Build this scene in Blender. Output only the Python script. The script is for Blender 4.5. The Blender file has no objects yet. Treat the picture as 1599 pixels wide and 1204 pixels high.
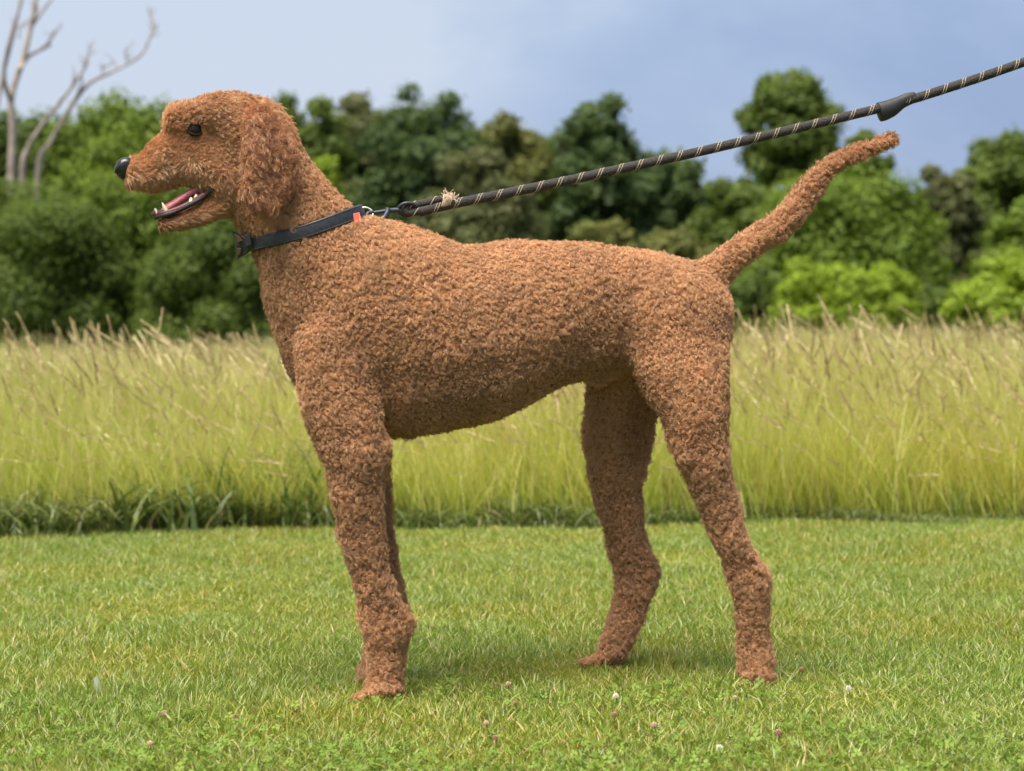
import bpy, math, random
import numpy as np
from mathutils import Vector, Matrix

# ------------------------------------------------------------------ camera, sky, sun, exposure
SC = bpy.context.scene
COL = SC.collection
W, H, F = 1599.0, 1204.0, 3270.0          # photograph size and focal length in its pixels
CAM_H, HORIZON, ROLL = 0.58, 520.0, math.radians(0.8)
PITCH = math.atan((H / 2 - HORIZON) / F)
cp, sp = math.cos(PITCH), math.sin(PITCH)
R0, U0, FW = np.array([1., 0, 0]), np.array([0, sp, cp]), np.array([0, cp, -sp])
RT = R0 * math.cos(ROLL) - U0 * math.sin(ROLL)
UP = U0 * math.cos(ROLL) + R0 * math.sin(ROLL)
CAM = np.array([0., 0., CAM_H])

cam = bpy.data.cameras.new('camera')
cam.sensor_width = 36.0
cam.sensor_fit = 'HORIZONTAL'
cam.lens = F / W * 36.0
cam.clip_start, cam.clip_end = 0.05, 3000
cam.dof.use_dof = True
cam.dof.focus_distance = 3.32
cam.dof.aperture_fstop = 6.4
camo = bpy.data.objects.new('camera', cam)
COL.objects.link(camo)
camo.matrix_world = Matrix(((RT[0], UP[0], -FW[0], CAM[0]), (RT[1], UP[1], -FW[1], CAM[1]), (RT[2], UP[2], -FW[2], CAM[2]), (0, 0, 0, 1)))
SC.camera = camo

SUN_EL, SUN_AZ = math.radians(69), math.radians(212)     # azimuth clockwise from +Y: behind the camera, to its left
world = bpy.data.worlds.new('World')
SC.world = world
world.use_nodes = True
nt = world.node_tree
for n in list(nt.nodes):
    nt.nodes.remove(n)


def node(t, ty, **kw):
    n = t.nodes.new(ty)
    for k, v in kw.items():
        if k.startswith('i_'):
            key = k[2:]
            n.inputs[int(key) if key.isdigit() else key.replace('_', ' ')].default_value = v
        else:
            setattr(n, k, v)
    return n


def ramp(t, stops, interp='LINEAR'):
    n = t.nodes.new('ShaderNodeValToRGB')
    n.color_ramp.interpolation = interp
    e = n.color_ramp.elements
    while len(e) < len(stops):
        e.new(0.5)
    for el, (p, c) in zip(e, stops):
        el.position = p
        el.color = (c[0], c[1], c[2], 1)
    return n


sky = node(nt, 'ShaderNodeTexSky', sky_type='NISHITA', sun_disc=False, sun_elevation=SUN_EL, sun_rotation=SUN_AZ, air_density=1.4, dust_density=3.0)
tc = node(nt, 'ShaderNodeTexCoord')
mp = node(nt, 'ShaderNodeMapping')
mp.inputs['Location'].default_value = (0.36, 0.1, 0.3)
mp.inputs['Scale'].default_value = (1.5, 1.5, 3.2)
no = node(nt, 'ShaderNodeTexNoise', i_Scale=1.9, i_Detail=7.0, i_Roughness=0.55, i_Distortion=0.4)
sep = node(nt, 'ShaderNodeSeparateXYZ')
# a storm bank lies towards the right (+X) of the view, brighter thin overcast everywhere else
m1 = node(nt, 'ShaderNodeMath', operation='MULTIPLY_ADD', i_1=-1.6, i_2=0.16)
m2 = node(nt, 'ShaderNodeMath', operation='ADD')
m3 = node(nt, 'ShaderNodeMath', operation='MULTIPLY_ADD', i_1=1.5)
cr = ramp(nt, [(0.0, (0.092, 0.128, 0.215)), (0.40, (0.124, 0.168, 0.268)), (0.75, (0.182, 0.226, 0.312)), (1.0, (0.245, 0.278, 0.340))])
bg1 = node(nt, 'ShaderNodeBackground', i_Strength=0.05)
bg2 = node(nt, 'ShaderNodeBackground', i_Strength=1.0)
mix = node(nt, 'ShaderNodeMixShader', i_0=0.86)
out = node(nt, 'ShaderNodeOutputWorld')
L = nt.links.new
L(tc.outputs['Generated'], mp.inputs[0]); L(mp.outputs[0], no.inputs['Vector'])
L(tc.outputs['Generated'], sep.inputs[0])
m0 = node(nt, 'ShaderNodeMath', operation='MULTIPLY_ADD', i_1=1.5, i_2=-0.25)
L(sep.outputs['X'], m1.inputs[0]); L(no.outputs[0], m0.inputs[0]); L(m0.outputs[0], m2.inputs[0]); L(m1.outputs[0], m2.inputs[1])
L(sep.outputs['Z'], m3.inputs[0]); L(m2.outputs[0], m3.inputs[2])
L(m3.outputs[0], cr.inputs[0]); L(cr.outputs[0], bg2.inputs[0]); L(sky.outputs[0], bg1.inputs[0])
L(bg1.outputs[0], mix.inputs[1]); L(bg2.outputs[0], mix.inputs[2]); L(mix.outputs[0], out.inputs[0])

sun = bpy.data.lights.new('sun', 'SUN')
sun.energy = 3.6
sun.angle = math.radians(40)
sun.color = (1.0, 0.92, 0.78)
suno = bpy.data.objects.new('sun', sun)
COL.objects.link(suno)
sd = Vector((math.sin(SUN_AZ) * math.cos(SUN_EL), math.cos(SUN_AZ) * math.cos(SUN_EL), math.sin(SUN_EL)))
suno.rotation_euler = sd.to_track_quat('Z', 'Y').to_euler()

SC.view_settings.view_transform = 'Standard'
SC.view_settings.look = 'None'
SC.view_settings.exposure = 1.4
SC.view_settings.gamma = 1
SC.view_settings.use_curve_mapping = False
SC.render.engine = 'CYCLES'
SC.cycles.max_bounces = 6
SC.cycles.transmission_bounces = 6
SC.cycles.transparent_max_bounces = 8
try:
    SC.cycles_curves.shape = 'RIBBONS'
except Exception:
    pass

rng = np.random.default_rng(7)

# ------------------------------------------------------------------ helpers


def ray(u, v):
    return FW + (u - W / 2) / F * RT - (v - H / 2) / F * UP


def at(u, v, depth):
    """point seen at photo pixel (u, v) that stands `depth` metres away"""
    r = ray(u, v)
    return CAM + r * (depth / r[1])


YAW = math.radians(12)
DOG0 = np.array([0.0, 3.40, 0.0])
ES = np.array([math.cos(YAW), math.sin(YAW), 0.0])      # towards the tail
EL = np.array([-math.sin(YAW), math.cos(YAW), 0.0])     # towards the dog's far side
EZ = np.array([0., 0., 1.])


def dp(u, v, lat=0.0):
    """pixel -> dog space (s, lat, z) on the plane lat metres off the dog's midplane, and metres per pixel"""
    r = ray(u, v)
    o = DOG0 + EL * lat
    t = np.dot(o - CAM, EL) / np.dot(r, EL)
    p = CAM + r * t
    return np.array([np.dot(p - DOG0, ES), lat, p[2]]), t / F


def dw(p):
    """dog space -> coordinates relative to the dog's empty (axes of the world)"""
    p = np.asarray(p)
    return p[..., 0:1] * ES + p[..., 1:2] * EL + p[..., 2:3] * EZ


def tag(o, label=None, cat=None, group=None, kind=None):
    if label: o['label'] = label
    if cat: o['category'] = cat
    if group: o['group'] = group
    if kind: o['kind'] = kind
    return o


def empty(name, loc):
    o = bpy.data.objects.new(name, None)
    o.empty_display_size = 0.1
    COL.objects.link(o)
    o.location = tuple(loc)
    return o


def mesh(name, v, f, mat=None, smooth=True, attrs=None):
    me = bpy.data.meshes.new(name)
    v = np.asarray(v, dtype=np.float32)
    if isinstance(f, np.ndarray):
        n, k = f.shape
        me.vertices.add(len(v)); me.vertices.foreach_set('co', v.ravel())
        me.loops.add(n * k); me.loops.foreach_set('vertex_index', f.astype(np.int32).ravel())
        me.polygons.add(n); me.polygons.foreach_set('loop_start', np.arange(0, n * k, k, dtype=np.int32))
        me.update(calc_edges=True)
    else:
        me.from_pydata([tuple(map(float, p)) for p in v], [], f)
    if smooth:
        me.polygons.foreach_set('use_smooth', np.ones(len(me.polygons), dtype=bool))
    for k, a in (attrs or {}).items():
        at_ = me.attributes.new(k, 'FLOAT', 'POINT')
        at_.data.foreach_set('value', np.asarray(a, dtype=np.float32))
    if mat:
        me.materials.append(mat)
    me.validate()
    me.update()
    return me


def obj(name, me, parent=None, loc=(0, 0, 0)):
    o = bpy.data.objects.new(name, me)
    COL.objects.link(o)
    o.parent = parent
    o.location = tuple(loc)
    return o


def catmull(P, n):
    P = np.asarray(P, float)
    Q = np.vstack([2 * P[0] - P[1], P, 2 * P[-1] - P[-2]])
    out = []
    for i in range(1, len(Q) - 2):
        a, b, c, d = Q[i - 1], Q[i], Q[i + 1], Q[i + 2]
        for t in np.linspace(0, 1, n, endpoint=False):
            out.append(0.5 * (2 * b + (c - a) * t + (2 * a - 5 * b + 4 * c - d) * t * t + (3 * b - a - 3 * c + d) * t ** 3))
    out.append(P[-1])
    return np.array(out)


def frames(P, closed=False):
    P = np.asarray(P, float)
    if closed:
        T = np.roll(P, -1, 0) - np.roll(P, 1, 0)
    else:
        T = np.gradient(P, axis=0)
    T /= np.linalg.norm(T, axis=1, keepdims=True) + 1e-12
    ref = np.array([0, 0, 1.0]) if abs(T[0][2]) < 0.9 else np.array([0, 1.0, 0])
    N = np.zeros_like(P)
    n = ref - T[0] * np.dot(ref, T[0])
    n /= np.linalg.norm(n)
    for i in range(len(P)):
        n = n - T[i] * np.dot(n, T[i])
        n /= np.linalg.norm(n) + 1e-12
        N[i] = n
    return T, N, np.cross(T, N)


def tube(P, r, seg=10, closed=False, sq=1.0):
    """swept tube: vertices and quads; r may vary; sq flattens the second axis"""
    P = np.asarray(P, float)
    r = np.broadcast_to(np.asarray(r, float), (len(P),))
    T, N, B = frames(P, closed)
    a = np.linspace(0, 2 * np.pi, seg, endpoint=False)
    V = P[:, None] + r[:, None, None] * (np.cos(a)[None, :, None] * N[:, None] + sq * np.sin(a)[None, :, None] * B[:, None])
    n = len(P)
    V = V.reshape(-1, 3)
    Fc = []
    for i in range(n if closed else n - 1):
        j = (i + 1) % n
        for k in range(seg):
            l = (k + 1) % seg
            Fc.append((i * seg + k, i * seg + l, j * seg + l, j * seg + k))
    if not closed:
        V = np.vstack([V, P[0], P[-1]])
        c0, c1 = n * seg, n * seg + 1
        for k in range(seg):
            l = (k + 1) % seg
            Fc.append((c0, l, k))
            Fc.append((c1, (n - 1) * seg + k, (n - 1) * seg + l))
    return V, Fc


def join(parts):
    V, Fc, o = [], [], 0
    for v, f in parts:
        V.append(np.asarray(v, float))
        Fc += [tuple(i + o for i in q) for q in f]
        o += len(v)
    return np.vstack(V), Fc


def ball(c, r, nu=16, nv=10):
    c = np.asarray(c, float)
    r = np.broadcast_to(np.asarray(r, float), (3,))
    V = [c + (0, 0, r[2])]
    for i in range(1, nv):
        th = math.pi * i / nv
        for k in range(nu):
            ph = 2 * math.pi * k / nu
            V.append(c + np.array([math.sin(th) * math.cos(ph), math.sin(th) * math.sin(ph), math.cos(th)]) * r)
    V.append(c - (0, 0, r[2]))
    Fc = []
    for k in range(nu):
        l = (k + 1) % nu
        Fc.append((0, 1 + k, 1 + l))
        b = 1 + (nv - 2) * nu
        Fc.append((len(V) - 1, b + l, b + k))
        for i in range(nv - 2):
            a = 1 + i * nu
            Fc.append((a + k, a + nu + k, a + nu + l, a + l))
    return np.array(V), Fc


# ------------------------------------------------------------------ materials


def new_mat(name):
    m = bpy.data.materials.new(name)
    m.use_nodes = True
    t = m.node_tree
    b = t.nodes['Principled BSDF']
    return m, t, b


def plain(name, col, rough=0.6, metal=0.0, spec=0.5, vary=0.15, scale=60.0, bump=0.0, coat=0.0):
    m, t, b = new_mat(name)
    tcn = node(t, 'ShaderNodeTexCoord')
    n = node(t, 'ShaderNodeTexNoise', i_Scale=scale, i_Detail=4.0)
    c = np.array(col)
    r = ramp(t, [(0.3, c * (1 - vary)), (0.7, c * (1 + vary))])
    t.links.new(tcn.outputs['Object'], n.inputs['Vector'])
    t.links.new(n.outputs[0], r.inputs[0])
    t.links.new(r.outputs[0], b.inputs['Base Color'])
    b.inputs['Roughness'].default_value = rough
    b.inputs['Metallic'].default_value = metal
    b.inputs['Specular IOR Level'].default_value = spec
    b.inputs['Coat Weight'].default_value = coat
    if bump:
        bp = node(t, 'ShaderNodeBump', i_Strength=bump, i_Distance=0.002)
        t.links.new(n.outputs[0], bp.inputs['Height'])
        t.links.new(bp.outputs[0], b.inputs['Normal'])
    return m


def leafy(name, stops, transl=0.35, rough=0.5, along=None, patch=None, patch_scale=1.5, patch_amt=(0.35, 0.65), gloss=0.04):
    """blade / leaf: colour by the leaf's own 'tint', by 'along' its length, and by patches over the ground"""
    m = bpy.data.materials.new(name)
    m.use_nodes = True
    t = m.node_tree
    for n in list(t.nodes):
        t.nodes.remove(n)
    Lk = t.links.new
    a = node(t, 'ShaderNodeAttribute', attribute_name='tint')
    r = ramp(t, stops)
    Lk(a.outputs['Fac'], r.inputs[0])
    colr = r.outputs[0]
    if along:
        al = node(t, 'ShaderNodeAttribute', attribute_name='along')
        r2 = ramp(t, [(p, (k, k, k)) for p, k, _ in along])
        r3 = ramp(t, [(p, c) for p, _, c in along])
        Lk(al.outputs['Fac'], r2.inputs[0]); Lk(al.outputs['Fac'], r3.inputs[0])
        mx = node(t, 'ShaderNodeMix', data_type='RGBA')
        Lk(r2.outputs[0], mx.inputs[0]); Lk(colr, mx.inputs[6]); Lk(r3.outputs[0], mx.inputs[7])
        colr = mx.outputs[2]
    if patch:
        g = node(t, 'ShaderNodeNewGeometry')
        n = node(t, 'ShaderNodeTexNoise', i_Scale=patch_scale, i_Detail=4.0, i_Roughness=0.6)
        mr = node(t, 'ShaderNodeMapRange', i_1=patch_amt[0], i_2=patch_amt[1], i_3=0.0, i_4=0.75)
        Lk(g.outputs['Position'], n.inputs['Vector']); Lk(n.outputs[0], mr.inputs[0])
        mx = node(t, 'ShaderNodeMix', data_type='RGBA', blend_type='MULTIPLY')
        mx.inputs[7].default_value = (*patch, 1)
        Lk(mr.outputs[0], mx.inputs[0]); Lk(colr, mx.inputs[6])
        colr = mx.outputs[2]
    d = node(t, 'ShaderNodeBsdfDiffuse')
    tr = node(t, 'ShaderNodeBsdfTranslucent')
    gl = node(t, 'ShaderNodeBsdfGlossy', i_Roughness=rough)
    gl.inputs['Color'].default_value = (0.9, 0.95, 1, 1)
    m1 = node(t, 'ShaderNodeMixShader', i_0=transl)
    m2 = node(t, 'ShaderNodeMixShader', i_0=gloss)
    o = node(t, 'ShaderNodeOutputMaterial')
    Lk(colr, d.inputs[0]); Lk(colr, tr.inputs[0])
    Lk(d.outputs[0], m1.inputs[1]); Lk(tr.outputs[0], m1.inputs[2])
    Lk(m1.outputs[0], m2.inputs[1]); Lk(gl.outputs[0], m2.inputs[2]); Lk(m2.outputs[0], o.inputs[0])
    return m


def hair_mat(name, dark, light, rough=0.45):
    m = bpy.data.materials.new(name)
    m.use_nodes = True
    t = m.node_tree
    for n in list(t.nodes):
        t.nodes.remove(n)
    Lk = t.links.new
    a = node(t, 'ShaderNodeAttribute', attribute_name='tint')
    r = ramp(t, [(0.0, dark), (1.0, light)])
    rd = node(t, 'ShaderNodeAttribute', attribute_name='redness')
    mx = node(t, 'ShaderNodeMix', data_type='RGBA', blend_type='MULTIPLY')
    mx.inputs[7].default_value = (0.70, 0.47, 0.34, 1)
    d = node(t, 'ShaderNodeBsdfDiffuse')
    h = node(t, 'ShaderNodeBsdfHair', component='Reflection', i_RoughnessU=0.35, i_RoughnessV=0.6)
    h.inputs['Color'].default_value = (0.92, 0.70, 0.49, 1)
    tr = node(t, 'ShaderNodeBsdfTranslucent')
    m0 = node(t, 'ShaderNodeMixShader', i_0=0.35)
    m1 = node(t, 'ShaderNodeMixShader', i_0=0.23)
    o = node(t, 'ShaderNodeOutputMaterial')
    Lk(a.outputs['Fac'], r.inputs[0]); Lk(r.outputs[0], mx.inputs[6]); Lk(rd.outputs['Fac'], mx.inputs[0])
    Lk(mx.outputs[2], d.inputs[0]); Lk(mx.outputs[2], tr.inputs[0])
    Lk(d.outputs[0], m0.inputs[1]); Lk(tr.outputs[0], m0.inputs[2])
    Lk(m0.outputs[0], m1.inputs[1]); Lk(h.outputs[0], m1.inputs[2]); Lk(m1.outputs[0], o.inputs[0])
    return m


M = {}
M['skin'] = plain('dog_skin', (0.27, 0.128, 0.062), 0.8, vary=0.2, scale=90, spec=0.2)
M['coat'] = hair_mat('dog_coat', (0.295, 0.128, 0.053), (0.77, 0.437, 0.218))
M['nose'] = plain('nose_leather', (0.012, 0.011, 0.012), 0.32, vary=0.3, scale=260, bump=0.35)
M['eye'] = plain('eye_brown', (0.009, 0.004, 0.002), 0.1, vary=0.3, scale=150, spec=0.35)
M['lid'] = plain('eyelid_black', (0.030, 0.017, 0.012), 0.9, scale=200, spec=0.1)
M['lip'] = plain('lip_black', (0.022, 0.016, 0.018), 0.55, scale=200, bump=0.2)
M['tongue'] = plain('tongue_pink', (0.62, 0.19, 0.21), 0.35, scale=160, vary=0.2, bump=0.3)
M['gum'] = plain('mouth_dark', (0.10, 0.022, 0.025), 0.4, scale=120)
M['tooth'] = plain('tooth_ivory', (0.78, 0.69, 0.50), 0.25, scale=120, vary=0.1)
M['claw'] = plain('claw_dark', (0.05, 0.03, 0.022), 0.4)
M['leather'] = plain('collar_leather', (0.022, 0.023, 0.026), 0.42, vary=0.35, scale=180, bump=0.3)
M['thread'] = plain('collar_thread', (0.075, 0.085, 0.095), 0.7)
M['steel'] = plain('ring_steel', (0.72, 0.69, 0.62), 0.28, metal=1.0, vary=0.1)
M['orange'] = plain('orange_tab', (0.55, 0.085, 0.04), 0.5, vary=0.15)
M['pink'] = plain('pink_tab', (0.75, 0.24, 0.20), 0.6, vary=0.1)
M['brown_leather'] = plain('brown_leather', (0.085, 0.042, 0.024), 0.6, vary=0.3, bump=0.3)
M['gunmetal'] = plain('hook_gunmetal', (0.045, 0.052, 0.064), 0.5, metal=0.6, vary=0.25, scale=200)
M['rope'] = plain('rope_black', (0.046, 0.041, 0.038), 0.9, vary=0.5, scale=420, bump=1.0, spec=0.25)
M['trace'] = plain('rope_tan', (0.42, 0.35, 0.25), 0.85, vary=0.2, scale=500)
M['fray'] = plain('frayed_fibre', (0.45, 0.35, 0.25), 0.9, vary=0.3)
M['rubber'] = plain('rubber_sleeve', (0.014, 0.014, 0.015), 0.6, vary=0.3, scale=90)
M['bark'] = plain('bark_brown', (0.085, 0.065, 0.05), 0.9, vary=0.4, scale=3)
M['deadwood'] = plain('dead_wood_grey', (0.27, 0.225, 0.20), 0.9, vary=0.45, scale=4)

# ------------------------------------------------------------------ ground
LAWN_END = 6.22
gm, gt, gb = new_mat('earth_and_field')
g = node(gt, 'ShaderNodeNewGeometry')
gn = node(gt, 'ShaderNodeTexNoise', i_Scale=6.0, i_Detail=6.0)
gr = ramp(gt, [(0.3, (0.045, 0.055, 0.020)), (0.7, (0.11, 0.125, 0.040))])
gt.links.new(g.outputs['Position'], gn.inputs['Vector'])
gt.links.new(gn.outputs[0], gr.inputs[0]); gt.links.new(gr.outputs[0], gb.inputs['Base Color'])
gb.inputs['Roughness'].default_value = 1.0
gb.inputs['Specular IOR Level'].default_value = 0.1
n_ = 60
xs = np.linspace(-1, 1, n_); xs = np.sign(xs) * np.abs(xs) ** 3 * 1500
ys = np.concatenate([np.linspace(-60, 8, 20), 8 + np.linspace(0.02, 1, 40) ** 3 * 1500])
GX, GY = np.meshgrid(xs, ys, indexing='ij')
V = np.stack([GX, GY, np.zeros_like(GX)], -1).reshape(-1, 3)
ny_ = len(ys)
idx = (np.arange(n_ - 1)[:, None] * ny_ + np.arange(ny_ - 1)[None]).ravel()
obj('ground', mesh('ground', V, np.stack([idx, idx + ny_, idx + ny_ + 1, idx + 1], 1), gm))['kind'] = 'structure'

# ------------------------------------------------------------------ scatter with geometry nodes (only for uncountable grass)


def scatter(name, pts, rot, scl, var, sources, label, cat):
    """one object: the points carry a copy of a clump mesh each"""
    me = bpy.data.meshes.new(name)
    me.vertices.add(len(pts))
    me.vertices.foreach_set('co', np.asarray(pts, np.float32).ravel())
    for k, ty, d, key in (('rot', 'FLOAT_VECTOR', rot, 'vector'), ('scl', 'FLOAT_VECTOR', scl, 'vector'), ('var', 'INT', var, 'value')):
        a = me.attributes.new(k, ty, 'POINT')
        a.data.foreach_set(key, np.asarray(d, np.int32 if ty == 'INT' else np.float32).ravel())
    o = obj(name, me)
    ng = bpy.data.node_groups.new(name, 'GeometryNodeTree')
    ng.interface.new_socket('Geometry', in_out='INPUT', socket_type='NodeSocketGeometry')
    ng.interface.new_socket('Geometry', in_out='OUTPUT', socket_type='NodeSocketGeometry')
    gi, go = ng.nodes.new('NodeGroupInput'), ng.nodes.new('NodeGroupOutput')
    inst = ng.nodes.new('GeometryNodeInstanceOnPoints')
    g2i = ng.nodes.new('GeometryNodeGeometryToInstance')
    for s in reversed(sources):
        oi = ng.nodes.new('GeometryNodeObjectInfo')
        oi.inputs['Object'].default_value = s
        ng.links.new(oi.outputs['Geometry'], g2i.inputs[0])
    at_ = {}
    for k, ty in (('rot', 'FLOAT_VECTOR'), ('scl', 'FLOAT_VECTOR'), ('var', 'INT')):
        n = ng.nodes.new('GeometryNodeInputNamedAttribute')
        n.data_type = ty
        n.inputs['Name'].default_value = k
        at_[k] = n.outputs[0]
    inst.inputs['Pick Instance'].default_value = True
    ng.links.new(gi.outputs[0], inst.inputs['Points'])
    ng.links.new(g2i.outputs[0], inst.inputs['Instance'])
    ng.links.new(at_['var'], inst.inputs['Instance Index'])
    ng.links.new(at_['rot'], inst.inputs['Rotation'])
    ng.links.new(at_['scl'], inst.inputs['Scale'])
    ng.links.new(inst.outputs[0], go.inputs[0])
    md = o.modifiers.new('scatter', 'NODES')
    md.node_group = ng
    return tag(o, label, cat, kind='stuff')


def src(name, me):
    return bpy.data.objects.new(name, me)       # a clump shape, not in the scene itself


def blades(n, rad, hmin, hmax, wid, bend, seg=3, rg=rng, lean=(0, 0), droop=0.0):
    """n ribbon blades: vertices, quads, tint, along"""
    a = rg.uniform(0, 2 * np.pi, n)
    rr = rad * np.sqrt(rg.uniform(0, 1, n))
    base = np.stack([rr * np.cos(a), rr * np.sin(a), np.zeros(n)], 1)
    h = rg.uniform(hmin, hmax, n)
    da = rg.uniform(0, 2 * np.pi, n)
    bd = np.stack([np.cos(da), np.sin(da)], 1) * (rg.uniform(0.1, 1, n) * bend)[:, None] + np.array(lean)
    w = wid * rg.uniform(0.6, 1.25, n)
    fa = rg.uniform(0, 2 * np.pi, n)
    side = np.stack([np.cos(fa), np.sin(fa), np.zeros(n)], 1)
    t = np.linspace(0, 1, seg + 1)
    ctr = base[:, None, :] + np.concatenate([(bd[:, None, :] * h[:, None, None]) * (t ** 1.8)[None, :, None],
                                             (h[:, None] * (t - droop * t ** 3)[None, :])[:, :, None]], 2)
    wt = (1 - t ** 1.6 * 0.93)
    off = side[:, None, :] * (w[:, None] * wt[None])[:, :, None] * 0.5
    V = np.stack([ctr - off, ctr + off], 2)                       # n, seg+1, 2, 3
    k = (seg + 1) * 2
    q = np.array([(2 * i, 2 * i + 1, 2 * i + 3, 2 * i + 2) for i in range(seg)])
    Fq = (q[None] + (np.arange(n) * k)[:, None, None]).reshape(-1, 4)
    tint = np.repeat(rg.uniform(0, 1, n), k)
    along = np.tile(np.repeat(t, 2), n)
    return V.reshape(-1, 3), Fq, tint, along


def cat_parts(parts):
    V, Fq, ti, al, o = [], [], [], [], 0
    for v, f, a, b in parts:
        V.append(v); Fq.append(f + o); ti.append(a); al.append(b); o += len(v)
    return np.vstack(V), np.vstack(Fq), np.concatenate(ti), np.concatenate(al)


def field_points(n, y0, y1, margin, power=1.0):
    y = y0 + (y1 - y0) * rng.uniform(0, 1, n) ** power
    half = 0.262 * y + margin
    x = rng.uniform(-1, 1, n) * half
    return np.stack([x, y, np.zeros(n)], 1)


def smooth_noise(p, scale, seed):
    """cheap smooth noise in 0..1 over the ground"""
    rg = np.random.default_rng(seed)
    out = np.zeros(len(p))
    for k in range(6):
        d = rg.normal(size=2); d /= np.linalg.norm(d)
        out += np.sin((p[:, :2] @ d) * scale * (0.6 + 0.35 * k) + rg.uniform(0, 6.28)) / 6
    return 0.5 + out * 0.9


# lawn
M['lawn'] = leafy('lawn_blade', [(0.0, (0.130, 0.205, 0.021)), (0.5, (0.240, 0.330, 0.038)), (0.80, (0.36, 0.425, 0.066)), (0.88, (0.46, 0.42, 0.17)), (1.0, (0.56, 0.47, 0.25))],
                  transl=0.45, patch=(1.28, 1.02, 0.75), patch_scale=2.2, patch_amt=(0.42, 0.62))
lawn_src = []
for i in range(8):
    rg = np.random.default_rng(100 + i)
    v, f, ti, al = blades(40, 0.045, 0.012, 0.034, 0.0027, 0.85, 3, rg)
    lawn_src.append(src('tuft', mesh('tuft', v, f, M['lawn'], True, {'tint': ti, 'along': al})))
def beside(n, y0, y1, m0, m1):
    y = rng.uniform(y0, y1, n)
    x = (0.262 * y + rng.uniform(m0, m1, n)) * np.where(rng.uniform(size=n) < 0.5, -1, 1)
    return np.stack([x, y, np.zeros(n)], 1)


PAWS = np.array([(-0.235, 3.26), (-0.22, 3.44), (0.38, 3.39), (0.10, 3.55)])
pw = PAWS[rng.integers(0, 4, 420)] + rng.normal(0, 0.05, (420, 2)) + np.array([-0.01, -0.02])
p = np.vstack([field_points(9000, 2.3, 4.2, 0.5), field_points(10500, 4.2, LAWN_END + 0.05, 0.5), beside(9000, 2.3, LAWN_END + 0.05, 0.5, 3.0),
               np.column_stack([pw, np.zeros(420)])])
n = len(p)
hn = 0.44 + 0.40 * smooth_noise(p, 5.0, 3)
s = rng.uniform(0.8, 1.2, n)
scl = np.stack([s, s, s * hn], 1)
rot = np.stack([rng.normal(0, 0.12, n), rng.normal(0, 0.12, n), rng.uniform(0, 6.28, n)], 1)
scatter('lawn_grass', p, rot, scl, rng.integers(0, 8, n), lawn_src, 'short mown green lawn grass under the dog', 'grass')

# clover among the lawn
M['clover'] = leafy('clover_leaf', [(0.0, (0.095, 0.165, 0.022)), (0.6, (0.155, 0.245, 0.036)), (1.0, (0.22, 0.30, 0.055))], transl=0.3, rough=0.5, gloss=0.012)


def clover_clump(rg, n=7):
    V, Fq, ti, o = [], [], [], 0
    for _ in range(n):
        c = np.array([*rg.normal(0, 0.022, 2), rg.uniform(0.010, 0.026)])
        a0, tn = rg.uniform(0, 6.28), rg.uniform(0, 1)
        tilt = rg.normal(0, 0.35, 2)
        sz = rg.uniform(0.0030, 0.0050)
        for k in range(3):
            a = a0 + k * 2.094
            d, e = np.array([math.cos(a), math.sin(a)]), np.array([-math.sin(a), math.cos(a)])
            pts2 = [d * 0.08, d * 0.75 + e * 0.62, d * 1.25 + e * 0.35, d * 1.12, d * 1.25 - e * 0.35, d * 0.75 - e * 0.62]
            for (x, y) in pts2:
                z = (x * tilt[0] + y * tilt[1]) * sz + 0.12 * sz * abs(x * e[0] + y * e[1])
                V.append(c + (x * sz, y * sz, z))
            Fq += [(o, o + 3, o + 2, o + 1), (o, o + 5, o + 4, o + 3)]
            ti += [tn] * 6
            o += 6
    return np.array(V), np.array(Fq), np.array(ti)


cl_src = []
for i in range(5):
    v, f, ti = clover_clump(np.random.default_rng(300 + i), 8)
    cl_src.append(src('clover', mesh('clover', v, f, M['clover'], False, {'tint': ti})))
p = np.vstack([field_points(5200, 2.3, 3.75, 0.4), field_points(900, 3.6, 5.4, 0.4)])
k = 0.45 * smooth_noise(p, 6.0, 9) + rng.uniform(0, 0.85, len(p)) + np.clip(3.25 - p[:, 1], -1, 1) * 0.55
p = p[k > 1.10]
n = len(p)
s = rng.uniform(0.8, 1.35, n)
scatter('clover_patch', p, np.stack([np.zeros(n), np.zeros(n), rng.uniform(0, 6.28, n)], 1), np.stack([s, s, s], 1),
        rng.integers(0, 5, n), cl_src, 'low green clover leaves mixed into the near lawn', 'clover')

# tall field grass
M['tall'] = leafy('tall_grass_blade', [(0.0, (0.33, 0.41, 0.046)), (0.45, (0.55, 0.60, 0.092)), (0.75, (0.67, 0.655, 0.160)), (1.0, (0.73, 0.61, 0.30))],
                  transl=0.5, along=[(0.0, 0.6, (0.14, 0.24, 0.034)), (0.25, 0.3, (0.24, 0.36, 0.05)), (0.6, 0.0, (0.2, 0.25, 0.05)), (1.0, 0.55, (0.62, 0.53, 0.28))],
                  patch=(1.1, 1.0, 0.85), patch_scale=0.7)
M['seed'] = leafy('seed_head', [(0.0, (0.46, 0.33, 0.17)), (0.5, (0.60, 0.49, 0.26)), (1.0, (0.68, 0.60, 0.34))], transl=0.3)


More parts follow.
